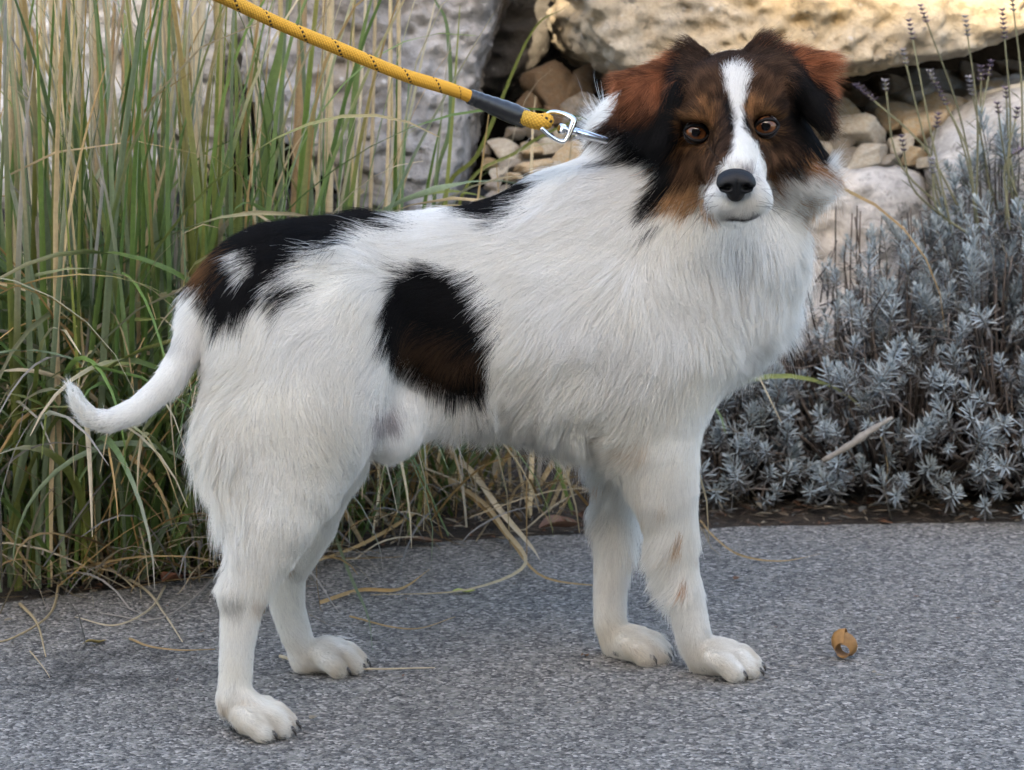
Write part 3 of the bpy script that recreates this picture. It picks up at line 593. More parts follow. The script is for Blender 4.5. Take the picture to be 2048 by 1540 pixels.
# ---------------------------------------------------------------- fur
# guide: px, py, flow dx, dy, length mm, lift
GUIDES = [(500,520,-1,.4,34,.3),(650,470,-1,.25,44,.34),(750,430,-1,-.1,46,.5),(800,450,-1,.15,36,.28),(950,430,-1,.1,40,.4),(1100,420,-.9,.4,44,.33),(1200,380,-.9,.5,50,.36),
 (650,600,-.85,.5,34,.17),(560,680,-.65,.75,34,.17),(800,560,-.95,.3,34,.17),(800,700,-.8,.5,30,.17),(900,600,-1,.15,34,.17),(900,760,-.6,.7,34,.2),(1050,560,-.9,.5,40,.2),(1050,700,-.75,.65,42,.2),(1050,800,-.5,.85,44,.22),
 (1000,880,.1,1,52,.42),(1150,890,.1,1,60,.42),(950,850,.15,1,40,.38),(860,800,-.2,1,30,.25),
 (1200,550,-.6,.8,50,.25),(1250,700,-.5,.85,42,.18),(1200,820,-.4,.9,46,.2),(1150,480,-.85,.55,48,.28),
 (1350,500,-.25,1,60,.3),(1450,500,0,1,62,.3),(1540,500,.35,.95,62,.4),(1600,560,.85,.55,64,.52),(1570,660,.9,.4,60,.5),(1450,620,.2,1,52,.25),(1500,710,.7,.65,46,.28),(1380,720,.05,1,40,.18),(1330,600,-.15,1,52,.24),(1440,780,.5,.8,32,.22),
 (1260,300,-.8,.5,58,.5),(1280,400,-.5,.85,56,.34),(1230,250,-.9,.1,48,.55),(1220,190,-.8,-.4,45,.5),(1640,430,.8,.6,56,.55),(1600,420,.4,.9,50,.35),
 (480,700,-.65,.75,38,.2),(420,800,-.7,.7,56,.48),(400,900,-.6,.85,66,.52),(425,1000,-.4,1,74,.46),(455,1050,-.3,1,62,.42),(560,800,-.15,1,30,.12),(650,760,-.1,1,26,.12),(690,880,.35,.95,24,.15),(600,960,0,1,18,.08),(640,1040,.2,1,12,.08),(540,1080,-.1,1,16,.12),(500,1100,-.15,1,22,.16),(452,1110,-.15,1,22,.16),
 (500,1150,0,1,9,.08),(448,1165,.1,1,8,.05),(446,1130,0,1,12,.08),(480,1250,0,1,8,.06),(470,1370,0,1,8,.06),(440,1390,-.2,1,14,.2),(520,1420,.9,.4,7,.06),(560,1450,.9,.4,7,.06),
 (565,1200,.2,1,8,.06),(620,1310,.6,.8,8,.06),(690,1325,.9,.3,7,.06),(590,1100,.1,1,10,.06),
 (1330,880,-.15,1,24,.12),(1220,900,-.6,.5,34,.35),(1370,1000,0,1,13,.08),(1300,1060,-.3,1,22,.2),(1380,1150,0,1,8,.06),(1322,1160,-.6,1,44,.75),(1338,1215,-.55,1,40,.7),(1308,1105,-.55,1,40,.65),(1400,1250,.1,1,8,.06),(1365,1300,-.3,1,14,.3),(1450,1310,.9,.4,7,.06),(1500,1330,.9,.5,7,.06),(1395,950,.2,1,16,.15),
 (1185,980,-.6,1,44,.65),(1240,1080,0,1,9,.06),(1190,1110,-.5,1,34,.65),(1230,1230,0,1,8,.06),(1190,1220,-.3,1,12,.25),(1290,1290,.9,.4,7,.06),
 (430,575,-.4,.9,30,.3),(400,550,-.9,.3,36,.4),(1605,255,.8,.4,14,.25),(372,670,-.3,1,10,.22),(330,770,-.6,.8,9,.22),(260,825,-.9,.4,9,.22),(190,845,-1,-.2,9,.24),(152,800,-.3,-.95,14,.3),(780,880,.2,1,11,.3),
 (1470,300,0,-1,4,.08),(1465,200,0,-1,8,.12),(1465,130,0,-1,11,.2),(1420,190,-.4,-.9,9,.12),(1515,180,.4,-.9,9,.12),(1425,270,.2,-1,4,.1),(1505,262,-.2,-1,4,.1),(1395,300,-.7,.5,6,.12),(1540,290,.7,.5,6,.12),(1365,260,-.8,-.2,8,.15),(1565,250,.8,-.2,8,.15),(1350,340,-.5,.8,24,.3),(1315,390,-.5,.85,46,.36),(1360,400,-.35,.95,40,.3),(1385,440,-.2,1,40,.25),
 (1440,400,-.3,1,6,.16),(1510,400,.3,1,6,.16),(1585,320,.7,.6,28,.34),(1630,340,.95,.25,52,.6),(1610,380,.8,.6,44,.5),(1570,390,.4,.9,26,.25),(1470,425,0,1,6,.16),(1425,350,-.6,.6,6,.16),(1520,345,.6,.6,6,.16),
 (1375,100,-.6,-.7,18,.45),(1320,130,-.8,-.3,22,.35),(1250,165,-.9,-.05,26,.4),(1240,205,-.8,.5,26,.4),(1290,200,-.5,.7,16,.2),(1325,260,-.1,1,30,.3),(1345,180,-.1,1,12,.15),(1355,290,-.2,1,30,.3),
 (1525,85,.4,-.8,20,.45),(1580,100,.6,-.7,22,.4),(1650,140,.9,-.2,22,.4),(1665,180,.8,.5,20,.35),(1645,225,.2,1,26,.3),(1600,165,.5,.8,13,.15),(1655,290,.85,.5,40,.4),(1632,278,.45,.85,28,.2)]
def guide_field(p):
    x, y = plane_px(p, 2.26)
    xb, yb_ = plane_px(p, 2.20)
    hd = is_head(p); x = np.where(hd, x, np.where(p[:, 0] > 0.1, x, xb)); y = np.where(hd, y, np.where(p[:, 0] > 0.1, y, yb_))
    g = np.array(GUIDES, float); out = np.zeros((len(p), 4))
    for s in range(0, len(p), 20000):
        dx = x[s:s+20000, None] - g[None, :, 0]; dy = y[s:s+20000, None] - g[None, :, 1]
        w = 1.0 / (dx*dx + dy*dy + 120.0) ** 2.0; w /= w.sum(1)[:, None]; out[s:s+20000] = w @ g[:, 2:]
    return out
tris = np.vstack([dq[:, [0, 1, 2]], dq[:, [0, 2, 3]]])
A, B, C = dv[tris[:, 0]], dv[tris[:, 1]], dv[tris[:, 2]]
tn = np.cross(B - A, C - A); area = np.linalg.norm(tn, axis=1) * 0.5
vn = np.zeros_like(dv)
for k in range(3): np.add.at(vn, tris[:, k], tn)
vn /= np.linalg.norm(vn, axis=1)[:, None] + 1e-12
cen = (A + B + C) / 3
gl = guide_field(cen)
dens = np.clip(16.0 / np.maximum(gl[:, 2], 4.0), 0.7, 2.4) * np.where(is_head(cen), 1.5, 1.0)
dens *= np.where(tn[:, 1] / (2 * area + 1e-12) > 0.7, 0.22, 1.0)          # thinner on the side turned away
for e, s in EYES: dens *= np.linalg.norm((cen - e) * np.array((1, 0.6, 1.3)), axis=1) > 0.0118
NOSE = P(1472, 368, 2.165)
dens *= np.linalg.norm((cen - NOSE) * np.array((1, 0.7, 1.15)), axis=1) > 0.0150
dens *= np.where((cen[:, 2] < 0.006), 0.0, 1.0)
pr = area * dens; pr /= pr.sum()
NH = 350000
ti = rng.choice(len(tris), NH, p=pr); u, v_ = rng.random(NH), rng.random(NH); fl = u + v_ > 1; u[fl], v_[fl] = 1 - u[fl], 1 - v_[fl]
root = A[ti] + u[:, None] * (B - A)[ti] + v_[:, None] * (C - A)[ti]
nor = (1-u-v_)[:, None]*vn[tris[ti, 0]] + u[:, None]*vn[tris[ti, 1]] + v_[:, None]*vn[tris[ti, 2]]; nor /= np.linalg.norm(nor, axis=1)[:, None]
def grow(root, nor, jitter):
    g = guide_field(root); n = len(root)
    fl = np.stack([g[:, 0], np.full(n, -0.05), -g[:, 1]], 1)
    sw = np.stack([fbm(root*22, 2, 21), fbm(root*22, 2, 22), fbm(root*22, 2, 23)], 1) * 0.50 + np.stack([vnoise(root*60, 31), vnoise(root*60, 32), vnoise(root*60, 33)], 1) * 0.22
    sw = sw * np.clip((g[:, 2:3] - 9) / 20.0, 0.06, 1.0)
    fl = fl / (np.linalg.norm(fl, axis=1)[:, None] + 1e-9) + sw + rng.normal(0, 1, (n, 3)) * (jitter + 0.16 * np.clip((22 - g[:, 2:3]) / 12, 0, 1) * (~is_head(root))[:, None])
    fl -= nor * (fl * nor).sum(1)[:, None]; fl /= np.linalg.norm(fl, axis=1)[:, None] + 1e-9
    L = np.where(g[:, 2] > 20, 20 + (g[:, 2] - 20) * 0.62, np.where(g[:, 2] > 6.5, np.maximum(g[:, 2] * 1.3, 10), g[:, 2] * 1.1)) / 1000 * np.clip(1 + 0.22 * fbm(root*30, 2, 41) * np.clip((g[:, 2] - 9) / 20, 0.05, 1) + rng.normal(0, 0.13, n), 0.35, 1.7)
    lift = np.clip(np.maximum(g[:, 3], np.where(g[:, 2] < 16, np.where(is_head(root), 0.13, 0.28), 0.0)) * (1 + 0.35*vnoise(root*40, 51) * np.clip((g[:, 2] - 9) / 20, 0.05, 1)) + rng.normal(0, 0.05, n), 0.03, 1.2)
    return fl, L, lift
SEG = 6
tt = np.linspace(0, 1, SEG)
def strands(root, nor, fl, L, lift):
    d0 = fl * np.cos(np.minimum(lift*1.5, 1.3))[:, None] + nor * np.sin(np.minimum(lift*1.5, 1.3))[:, None]
    d1 = fl + nor * (lift * 0.15)[:, None] + np.array((0, 0, -1.0)) * np.clip(L*5, 0, 0.30)[:, None]
    d1 /= np.linalg.norm(d1, axis=1)[:, None]
    pts = np.zeros((len(root), SEG, 3)); pts[:, 0] = root - nor * 0.0006
    for k in range(1, SEG):
        w = tt[k] ** 0.8; d = d0 * (1 - w) + d1 * w; d /= np.linalg.norm(d, axis=1)[:, None]; pts[:, k] = pts[:, k-1] + d * (L / (SEG - 1))[:, None]
    return pts
fl_, L_, li_ = grow(root, nor, 0.10)
fly = rng.random(NH) < 0.07; L_ = np.where(fly, L_ * rng.uniform(1.0, 1.28, NH), L_); li_ = np.where(fly, np.minimum(li_ + rng.uniform(0.03, 0.2, NH), 1.0), li_)
pts = strands(root, nor, fl_, L_, li_)
# locks: strands lean to the tip of the nearest parent strand
NPAR = 9000
par = rng.choice(NH, NPAR, replace=False); kd = kdtree.KDTree(NPAR)
for i, q in enumerate(root[par]): kd.insert(q, i)
kd.balance()
near = np.array([kd.find(q)[1] for q in root.tolist()]); dist = np.linalg.norm(root - root[par][near], axis=1)
same = ((nor * nor[par][near]).sum(1) > 0.3) & (dist < 0.018)
cl = np.where(same & ~fly, np.clip((L_ - 0.012) / 0.03, 0, 1) * 0.58, 0.0) * rng.uniform(0.2, 1.0, NH)
for k in range(1, SEG):
    pts[:, k] += (cl * tt[k] ** 1.6)[:, None] * (pts[par][near][:, k] - pts[:, k])
pts[:, 1:] += rng.normal(0, 1, (NH, SEG-1, 3)) * (L_ * 0.012)[:, None, None] * tt[None, 1:, None]
# keep every strand outside the skin
GRAD = np.gradient(D, VOX)
for k in range(1, SEG):
    for _ in range(2):
        q = pts[:, k]; i = np.clip(np.round((q - LO) / VOX).astype(int), 0, np.array(D.shape) - 1); i = (i[:, 0], i[:, 1], i[:, 2])
        gv = np.stack([g_[i] for g_ in GRAD], 1); gl_ = np.linalg.norm(gv, axis=1)[:, None] + 1e-6
        cellp = LO + VOX * np.stack(i, 1); dd = D[i] + ((q - cellp) * gv).sum(1)
        want = (0.0006 + 0.0016 * tt[k]) * np.clip(L_ / 0.012, 0.6, 3.0)
        push = np.clip(want - dd, 0, 0.02); pts[:, k] = q + gv / gl_ * push[:, None]
pts[:, :, 2] = np.maximum(pts[:, :, 2], 0.0012)
hc = coat_colour(root)
lum = rng.normal(1.0, 0.07, NH) * (1 + 0.06 * fbm(root * 18, 2, 61)); hc = hc * lum[:, None]
frk = (root[:, 2] < 0.26) & (fbm(root * 40, 2, 81) > 0.80) & (hc.mean(1) > 0.5) & (rng.random(NH) < 0.75); hc[frk] *= np.array((0.84, 0.78, 0.72))
hc *= 1 - np.clip((0.050 - root[:, 2:3]) / 0.030, 0, 1) * np.array((0.17, 0.21, 0.27)) * np.clip(0.6 + 0.8 * fbm(root * 60, 2, 83), 0, 1.3)[:, None]     # dirty feet
hdk = is_head(root) & (hc.mean(1) < 0.25); hc[hdk] *= np.clip(1.15 + 0.8 * fbm(root[hdk] * 160, 2, 71), 0.5, 2.4)[:, None]
warm = (0.5 + 0.5 * fbm(root * 14, 3, 62))[:, None]; iswhite = (hc.mean(1) > 0.5)[:, None]
hc = np.where(iswhite, hc * (1 - np.clip(warm, 0, 1) * np.array((0.0, 0.018, 0.06))), hc * (1 + 0.5 * rng.normal(0, 0.35, (NH, 1))))
hc = np.clip(hc, 0.004, 0.92)
rad = np.clip(0.00010 + L_ * 0.0020, 0.00012, 0.00018) * np.where(fly, 0.75, 1.0)
def hair(name, pts, rad, colr, mat, parent, tip=0.15):
    n, s = pts.shape[:2]; h = bpy.data.hair_curves.new(name); h.add_curves([s] * n)
    off = np.array(parent.location, dtype=np.float64)
    h.attributes['position'].data.foreach_set('vector', (pts - off).astype(np.float32).ravel())
    ra = h.attributes.get('radius') or h.attributes.new('radius', 'FLOAT', 'POINT')
    prof = 1 - (1 - tip) * np.linspace(0, 1, s) ** 1.5
    ra.data.foreach_set('value', (rad[:, None] * prof[None]).astype(np.float32).ravel())
    c4 = np.ones((n, 4), np.float32); c4[:, :3] = colr
    h.attributes.new('col', 'FLOAT_COLOR', 'CURVE').data.foreach_set('color', c4.ravel())
    h.materials.append(mat); o = bpy.data.objects.new(name, h); col.objects.link(o); o.parent = parent
    return o
n = NT('fur'); a = n.new('ShaderNodeAttribute'); a.attribute_name = 'col'
n.set(a.outputs['Color'], 0.65); n.b.inputs['Specular IOR Level'].default_value = 0.18
tr = n.new('ShaderNodeBsdfTranslucent'); n.l(a.outputs['Color'], tr.inputs[0]); mx = n.new('ShaderNodeMixShader'); mx.inputs[0].default_value = 0.55
n.l(n.b.outputs[0], mx.inputs[1]); n.l(tr.outputs[0], mx.inputs[2]); n.l(mx.outputs[0], n.out.inputs[0])
m_fur = n.m

# whiskers go into the coat
wp, wc = [], []
for k in range(26):
    s = -1 if k % 2 else 1
    o = surf(1475 + s * random.uniform(30, 58), random.uniform(372, 415)); L = random.uniform(0.03, 0.06)
    d = np.array((s * random.uniform(0.5, 1.0), -0.25, random.uniform(-0.7, 0.15))); d /= np.linalg.norm(d)
    w = np.array([o + d * L * t + np.array((0, 0.4, -1)) * L * 0.35 * t * t for t in tt]); wp.append(w); wc.append((0.03, 0.025, 0.02) if random.random() < 0.7 else (0.5, 0.48, 0.45))
hair('fur', np.concatenate([pts, np.array(wp)]), np.concatenate([rad, np.full(len(wp), 0.00012)]), np.concatenate([hc, np.array(wc)]), m_fur, dog)

# eyes
n = NT('eyeball'); tc = n.obj(); sep = n.new('ShaderNodeSeparateXYZ'); n.l(tc, sep.inputs[0])
r2 = n.math('SQRT', n.math('ADD', n.math('MULTIPLY', sep.outputs[0], sep.outputs[0]), n.math('MULTIPLY', sep.outputs[2], sep.outputs[2])))
r01 = n.math('DIVIDE', r2, 0.012)
streak = n.noise(tc, 900, 2)
iris = n.ramp(n.math('ADD', r01, n.math('MULTIPLY', n.math('SUBTRACT', streak, 0.5), 0.10)), [(0.0, (0.002, 0.002, 0.002)), (0.33, (0.003, 0.002, 0.002)), (0.38, (0.045, 0.016, 0.006)), (0.68, (0.13, 0.050, 0.019)), (0.82, (0.010, 0.004, 0.003)), (0.90, (0.03, 0.026, 0.026)), (1.0, (0.12, 0.11, 0.11))])
n.set(iris, 0.5); n.b.inputs['Specular IOR Level'].default_value = 0.0; n.b.inputs['Coat IOR'].default_value = 1.36; n.b.inputs['Coat Weight'].default_value = 1.0; n.b.inputs['Coat Roughness'].default_value = 0.02; m_eye = n.m
m_lid = NT('eyelid_skin').set((0.005, 0.004, 0.004), 0.6); m_lid.node_tree.nodes['Principled BSDF'].inputs['Specular IOR Level'].default_value = 0.15
def uv_sphere(r, nu=28, nv=18, sc=(1, 1, 1)):
    v = [(0, 0, r)]; f = []
    for i in range(1, nv):
        for j in range(nu):
            a, b = math.pi * i / nv, 2 * math.pi * j / nu; v.append((r*math.sin(a)*math.cos(b), r*math.sin(a)*math.sin(b), r*math.cos(a)))
    v.append((0, 0, -r)); last = len(v) - 1
    for j in range(nu): f.append((0, 1+j, 1+(j+1) % nu)); f.append((last, last-nu+(j+1) % nu, last-nu+j))
    for i in range(nv-2):
        for j in range(nu): a = 1+i*nu; f.append((a+j, a+nu+j, a+nu+(j+1) % nu, a+(j+1) % nu))
    return np.array(v) * np.array(sc), f
for e, s in EYES:
    v, f = uv_sphere(0.0122); o = link('eye', mesh('eye', v, f), m_eye, dog)
    look = Vector((0, 0, CAM_H)) - Vector(e); o.location = Vector(e); 
    o.rotation_euler = look.to_track_quat('-Y', 'Z').to_euler()
    a = np.linspace(0, 2*np.pi, 48, endpoint=False); rr = 0.0127
    x = 0.0112*np.cos(a); hgt = np.where(np.sin(a) > 0, 0.0076, 0.0070); z = hgt*np.sign(np.sin(a))*np.abs(np.sin(a))**1.25 + 0.0012*np.cos(a)*s
    y = -np.sqrt(np.maximum(rr*rr - x*x - z*z, 2e-6)); ring = np.stack([x, y, z], 1) + e
    ring = np.vstack([ring, ring[:1]]); v, f = tube(ring, 0.0016, 8, False); link('eyelid', mesh('eyelid', v, f), m_lid, dog)

# nose: leather with two nostrils and a groove
vx = 0.0009; nlo = NOSE + np.array((-0.022, -0.022, -0.020)); dims = (50, 48, 44)
gx_, gy_, gz_ = [nlo[k] + vx * np.arange(dims[k]) for k in range(3)]
X, Y, Z = np.meshgrid(gx_ - NOSE[0], gy_ - NOSE[1], gz_ - NOSE[2], indexing='ij')
def sdE(x, y, z, r): 
    k0 = np.sqrt((x/r[0])**2 + (y/r[1])**2 + (z/r[2])**2); return (k0 - 1) * min(r)
def smin(a, b, k): h = np.maximum(k - np.abs(a-b), 0)/k; return np.minimum(a, b) - h*h*k*0.25
def smax(a, b, k): return -smin(-a, -b, k)
dn = sdE(X, Y-0.004, Z-0.003, (0.0160, 0.0125, 0.0098))
dn = smin(dn, sdE(X, Y-0.004, Z+0.007, (0.0078, 0.0100, 0.0085)), 0.005)
for s in (-1, 1):
    dn = smin(dn, sdE(X-s*0.0095, Y+0.0025, Z-0.000, (0.0068, 0.0068, 0.0070)), 0.004)
    dn = smax(dn, -sdE(X-s*0.0078, Y+0.0085, Z+0.0022, (0.0036, 0.0070, 0.0030)), 0.002)
    dn = smax(dn, -sdE(X-s*0.0125, Y+0.0055, Z+0.0030, (0.0040, 0.0050, 0.0013)), 0.0015)
dn = smax(dn, -sdE(X, Y+0.0095, Z+0.006, (0.0008, 0.0030, 0.0090)), 0.0015)
nv, nq = surface_nets(dn.astype(np.float32), nlo, vx)
n = NT('nose_leather'); vz = n.voro(n.obj(), 1100); n.set((0.004, 0.004, 0.0045), 0.5, n.bump(vz, 0.5, 0.0006)); n.b.inputs['Specular IOR Level'].default_value = 0.25
link('nose', mesh('nose', NOSE + (nv - NOSE) * 1.07, nq), n.m, dog)

# claws and pads
m_claw = NT('claw_horn').set((0.03, 0.025, 0.022), 0.35); m_pad = NT('pad_leather').set((0.012, 0.011, 0.011), 0.7)
for c, h, s in CLAWS:
    q = np.array([c, c + h*0.005*s - np.array((0, 0, 0.0015)), c + h*0.0085*s - np.array((0, 0, 0.005)), c + h*0.0095*s - np.array((0, 0, 0.0088))])
    q[:, 2] = np.maximum(q[:, 2], 0.0015)
    v, f = tube(q, np.array((0.0027, 0.0025, 0.0018, 0.0005))*s, 8); link('claw', mesh('claw', v, f), m_claw, dog)
for c, h, s in PADS:
    v, f = uv_sphere(0.010*s, 16, 10, (1.1, 1.5, 0.8)); o = link('paw_pad', mesh('paw_pad', v + c + h*0.006, f), m_pad, dog)
# ================================================================== LEASH
leash = empty('leash', P(1060, 236, 2.26)); tag(leash, 'yellow braided rope leash with black sleeve and steel swivel clip', 'leash')
def rope_mesh(name, path, r0, weave=True):
    """woven round cord: raised diamond picks, black tracer picks on one helix"""
    seglen = np.linalg.norm(np.diff(path, axis=0), axis=1).sum(); nl = int(seglen / 0.00055); nr = 64
    p = spline(path, nl); t, nn, b = frames(p); a = np.linspace(0, 2*np.pi, nr, endpoint=False)
    s = np.linspace(0, seglen, nl)
    U = a[None, :] / (2*np.pi) * 12; V = s[:, None] / 0.0032
    p1 = U + V; p2 = U - V
    h = np.abs(np.sin(np.pi * p1)) * np.abs(np.sin(np.pi * p2)); h = h ** 0.6
    over = ((np.floor(p1) + np.floor(p2)) % 2) * 0.25
    rr = r0 * (1 + 0.13 * (h * (0.8 + over) - 0.5)) * (1 + 0.03*np.sin(s*55))[:, None]
    v = p[:, None] + rr[..., None] * (np.cos(a)[None, :, None]*nn[:, None] + np.sin(a)[None, :, None]*b[:, None])
    k1 = np.floor(p1).astype(int); k2 = np.floor(p2).astype(int)
    black = ((k2 % 12) == 3) & ((k1 % 2) == 0)
    base = np.array((0.68, 0.36, 0.045)); olive = np.array((0.40, 0.32, 0.07))
    mixf = np.clip(0.5 - s / seglen * 1.2 + 0.3 * vnoise(p * 25, 5), 0, 0.75)[:, None, None]
    c = base * (1 - mixf) + olive * mixf; c = c * (0.55 + 0.5 * h[..., None]); c = np.where(black[..., None], 0.012, c)
    idx = np.arange(nl*nr).reshape(nl, nr); f = np.stack([idx[:-1], np.roll(idx, -1, 1)[:-1], np.roll(idx, -1, 1)[1:], idx[1:]], -1).reshape(-1, 4)
    return mesh(name, v.reshape(-1, 3), f, True, c.reshape(-1, 3))
m_rope = attr_mat('rope_yarn', 0.75, 0.2, 0.2, 900)
LP = [(60, -170, 2.02), (250, -85, 2.08), (440, -8, 2.13), (560, 48, 2.16), (680, 98, 2.185), (800, 147, 2.21), (900, 178, 2.23), (950, 197, 2.239)]
path = np.array([P(*q) for q in LP]); link('rope', rope_mesh('rope', path, 0.0058), m_rope, leash)
lp2 = np.array([P(*q) for q in [(1040, 232, 2.258), (1056, 238, 2.259), (1078, 244, 2.263), (1092, 242, 2.272), (1078, 243, 2.281), (1056, 238, 2.280), (1040, 233, 2.276)]])
link('rope_end', rope_mesh('rope_end', lp2, 0.0072), m_rope, leash)
sp = spline(np.array([P(*q) for q in [(938, 193, 2.237), (960, 201, 2.241), (1000, 217, 2.250), (1050, 237, 2.264)]]), 60)
sr = np.interp(np.linspace(0, 1, 60), [0, .06, .4, .8, 1], [0.0066, 0.0072, 0.0076, 0.0098, 0.0092]) * (1 + 0.02*np.sin(np.linspace(0, 46, 60)))
v, f = tube(sp, sr, 28); n = NT('shrink_sleeve'); n.set((0.012, 0.012, 0.013), 0.38, n.bump(n.noise(n.obj(), 120, 3), 0.25, 0.002)); link('sleeve', mesh('sleeve', v, f), n.m, leash)
n = NT('chrome'); n.set((0.62, 0.63, 0.65), 0.16, None, Metallic=1.0); n.l(n.ramp(n.noise(n.obj(), 200, 4), [(0.3, 0.12), (0.7, 0.3)]), n.b.inputs['Roughness']); m_chrome = n.m
fr = spline(np.array([P(*q) for q in [(1082, 256, 2.252), (1100, 272, 2.252), (1122, 283, 2.255), (1134, 276, 2.258), (1145, 250, 2.262), (1146, 239, 2.264), (1130, 229, 2.268), (1108, 224, 2.275), (1094, 229, 2.282), (1086, 240, 2.282)]]), 70)
v, f = tube(fr, np.interp(np.linspace(0, 1, 70), [0, .3, .42, .55, .7, 1], [0.0020, 0.0021, 0.0030, 0.0031, 0.0022, 0.0020]), 12); link('clip_frame', mesh('clip_frame', v, f), m_chrome, leash)
ax0, ax1 = P(1118, 256, 2.258), P(1214, 282, 2.285); d = (ax1 - ax0) / np.linalg.norm(ax1 - ax0); L = np.linalg.norm(ax1 - ax0)
prof = [(0.00, 0.0030), (0.02, 0.0048), (0.10, 0.0048), (0.12, 0.0028), (0.32, 0.0028), (0.33, 0.0046), (0.40, 0.0046), (0.41, 0.0040), (0.55, 0.0044), (0.97, 0.0034), (1.0, 0.0030)]
v, f = tube(np.array([ax0 + d*L*t for t, _ in prof]), [r for _, r in prof], 20); link('swivel_bolt', mesh('swivel_bolt', v, f, False), m_chrome, leash)
sl0 = P(1180, 271, 2.2735); v, f = tube(np.array([sl0, sl0 + d*0.016]), 0.0011, 8); link('thumb_slot', mesh('thumb_slot', v, f), NT('slot_dark').set((0.01, 0.01, 0.01), 0.6), leash)
# ================================================================== ORNAMENTAL GRASS
m_blade = attr_mat('grass_blade', 0.5, 0.35, 0.35, 160, 0.25)
GREEN = [(0.092, 0.145, 0.034), (0.064, 0.108, 0.026), (0.115, 0.17, 0.052), (0.10, 0.15, 0.062), (0.145, 0.185, 0.105), (0.13, 0.15, 0.036)]
STRAW = [(0.46, 0.36, 0.21), (0.55, 0.46, 0.31), (0.40, 0.27, 0.12), (0.34, 0.31, 0.27), (0.44, 0.28, 0.11)]
def blade(base, az, lean, L, w, bend, rs, colr, tip, twist=0.0, seg=16, flop=0.0):
    """channelled strap leaf; returns vertices, faces, colours"""
    s = np.linspace(0, 1, seg + 1); hd = np.array((math.cos(az), math.sin(az), 0)); side = np.array((-hd[1], hd[0], 0))
    th = lean + bend * s ** 1.8 + flop * np.clip((s - 0.55) / 0.45, 0, 1) ** 2
    wob = rs.uniform(-1, 1) * 0.5 * s * s + 0.10 * np.sin(s * rs.uniform(4, 9) + rs.uniform(0, 6))
    d = np.sin(th)[:, None] * (hd[None] * np.cos(wob)[:, None] + side[None] * np.sin(wob)[:, None]) + np.cos(th)[:, None] * np.array((0, 0, 1.0))
    p = np.array(base) + np.vstack([np.zeros(3), np.cumsum(d[:-1] * (L / seg), axis=0)])
    p[:, 2] = np.maximum(p[:, 2], 0.004 + 0.004 * s)
    t = np.gradient(p, axis=0); t /= np.linalg.norm(t, axis=1)[:, None] + 1e-9
    sd = np.cross(t, hd * 0.2 + np.array((0, 0, 1.0)) if lean > 0.5 else np.array((hd[0], hd[1], 0.15))); 
    ph = twist * s + rs.uniform(-0.9, 0.9); nn = np.linalg.norm(sd, axis=1)[:, None]; sd = np.where(nn > 1e-4, sd / (nn + 1e-9), side)
    up = np.cross(sd, t); wd = np.cos(ph)[:, None] * sd + np.sin(ph)[:, None] * up; ud = np.cross(wd, t)
    ww = w * np.clip(0.55 + 1.2 * s, 0, 1) * np.clip((1 - s) / 0.75, 0, 1) ** 0.75 * 0.5 + 0.0004
    a, b, c = p - wd * ww[:, None], p + ud * (ww * 0.35)[:, None], p + wd * ww[:, None]
    v = np.stack([a, b, c], 1).reshape(-1, 3); f = []
    for i in range(seg):
        for j in (0, 1): f.append((3*i+j, 3*i+j+1, 3*i+j+4, 3*i+j+3))
    m = np.clip((s - (0.72 - 0.3 * rs.random())) / 0.3, 0, 1)[:, None]; c0 = np.array(colr); c1 = np.array(tip); cc = c0 * (1 - m) + c1 * m
    cc = np.repeat(cc, 3, 0); cc[1::3] *= 0.86
    return v, f, cc
def clear_of_dog(v):
    """a leaf may not run through the dog or hang in front of it"""
    v = np.asarray(v); i = np.round((v - LO) / VOX).astype(int); ok = ((i >= 0) & (i < np.array(D.shape))).all(1); j = i[ok]
    if len(j) and (D[j[:, 0], j[:, 1], j[:, 2]] < 0.03).any(): return False
    return not ((v[:, 1] < 2.40) & (v[:, 2] > 0.03)).any()
def pick(rs, green):
    g = rs.random() < green
    c = np.array((GREEN if g else STRAW)[rs.integers(6 if g else 5)]) * rs.uniform(1.05, 1.75); t = np.array(STRAW[rs.integers(5)]) if (rs.random() < 0.7 or not g) else c
    return c, t
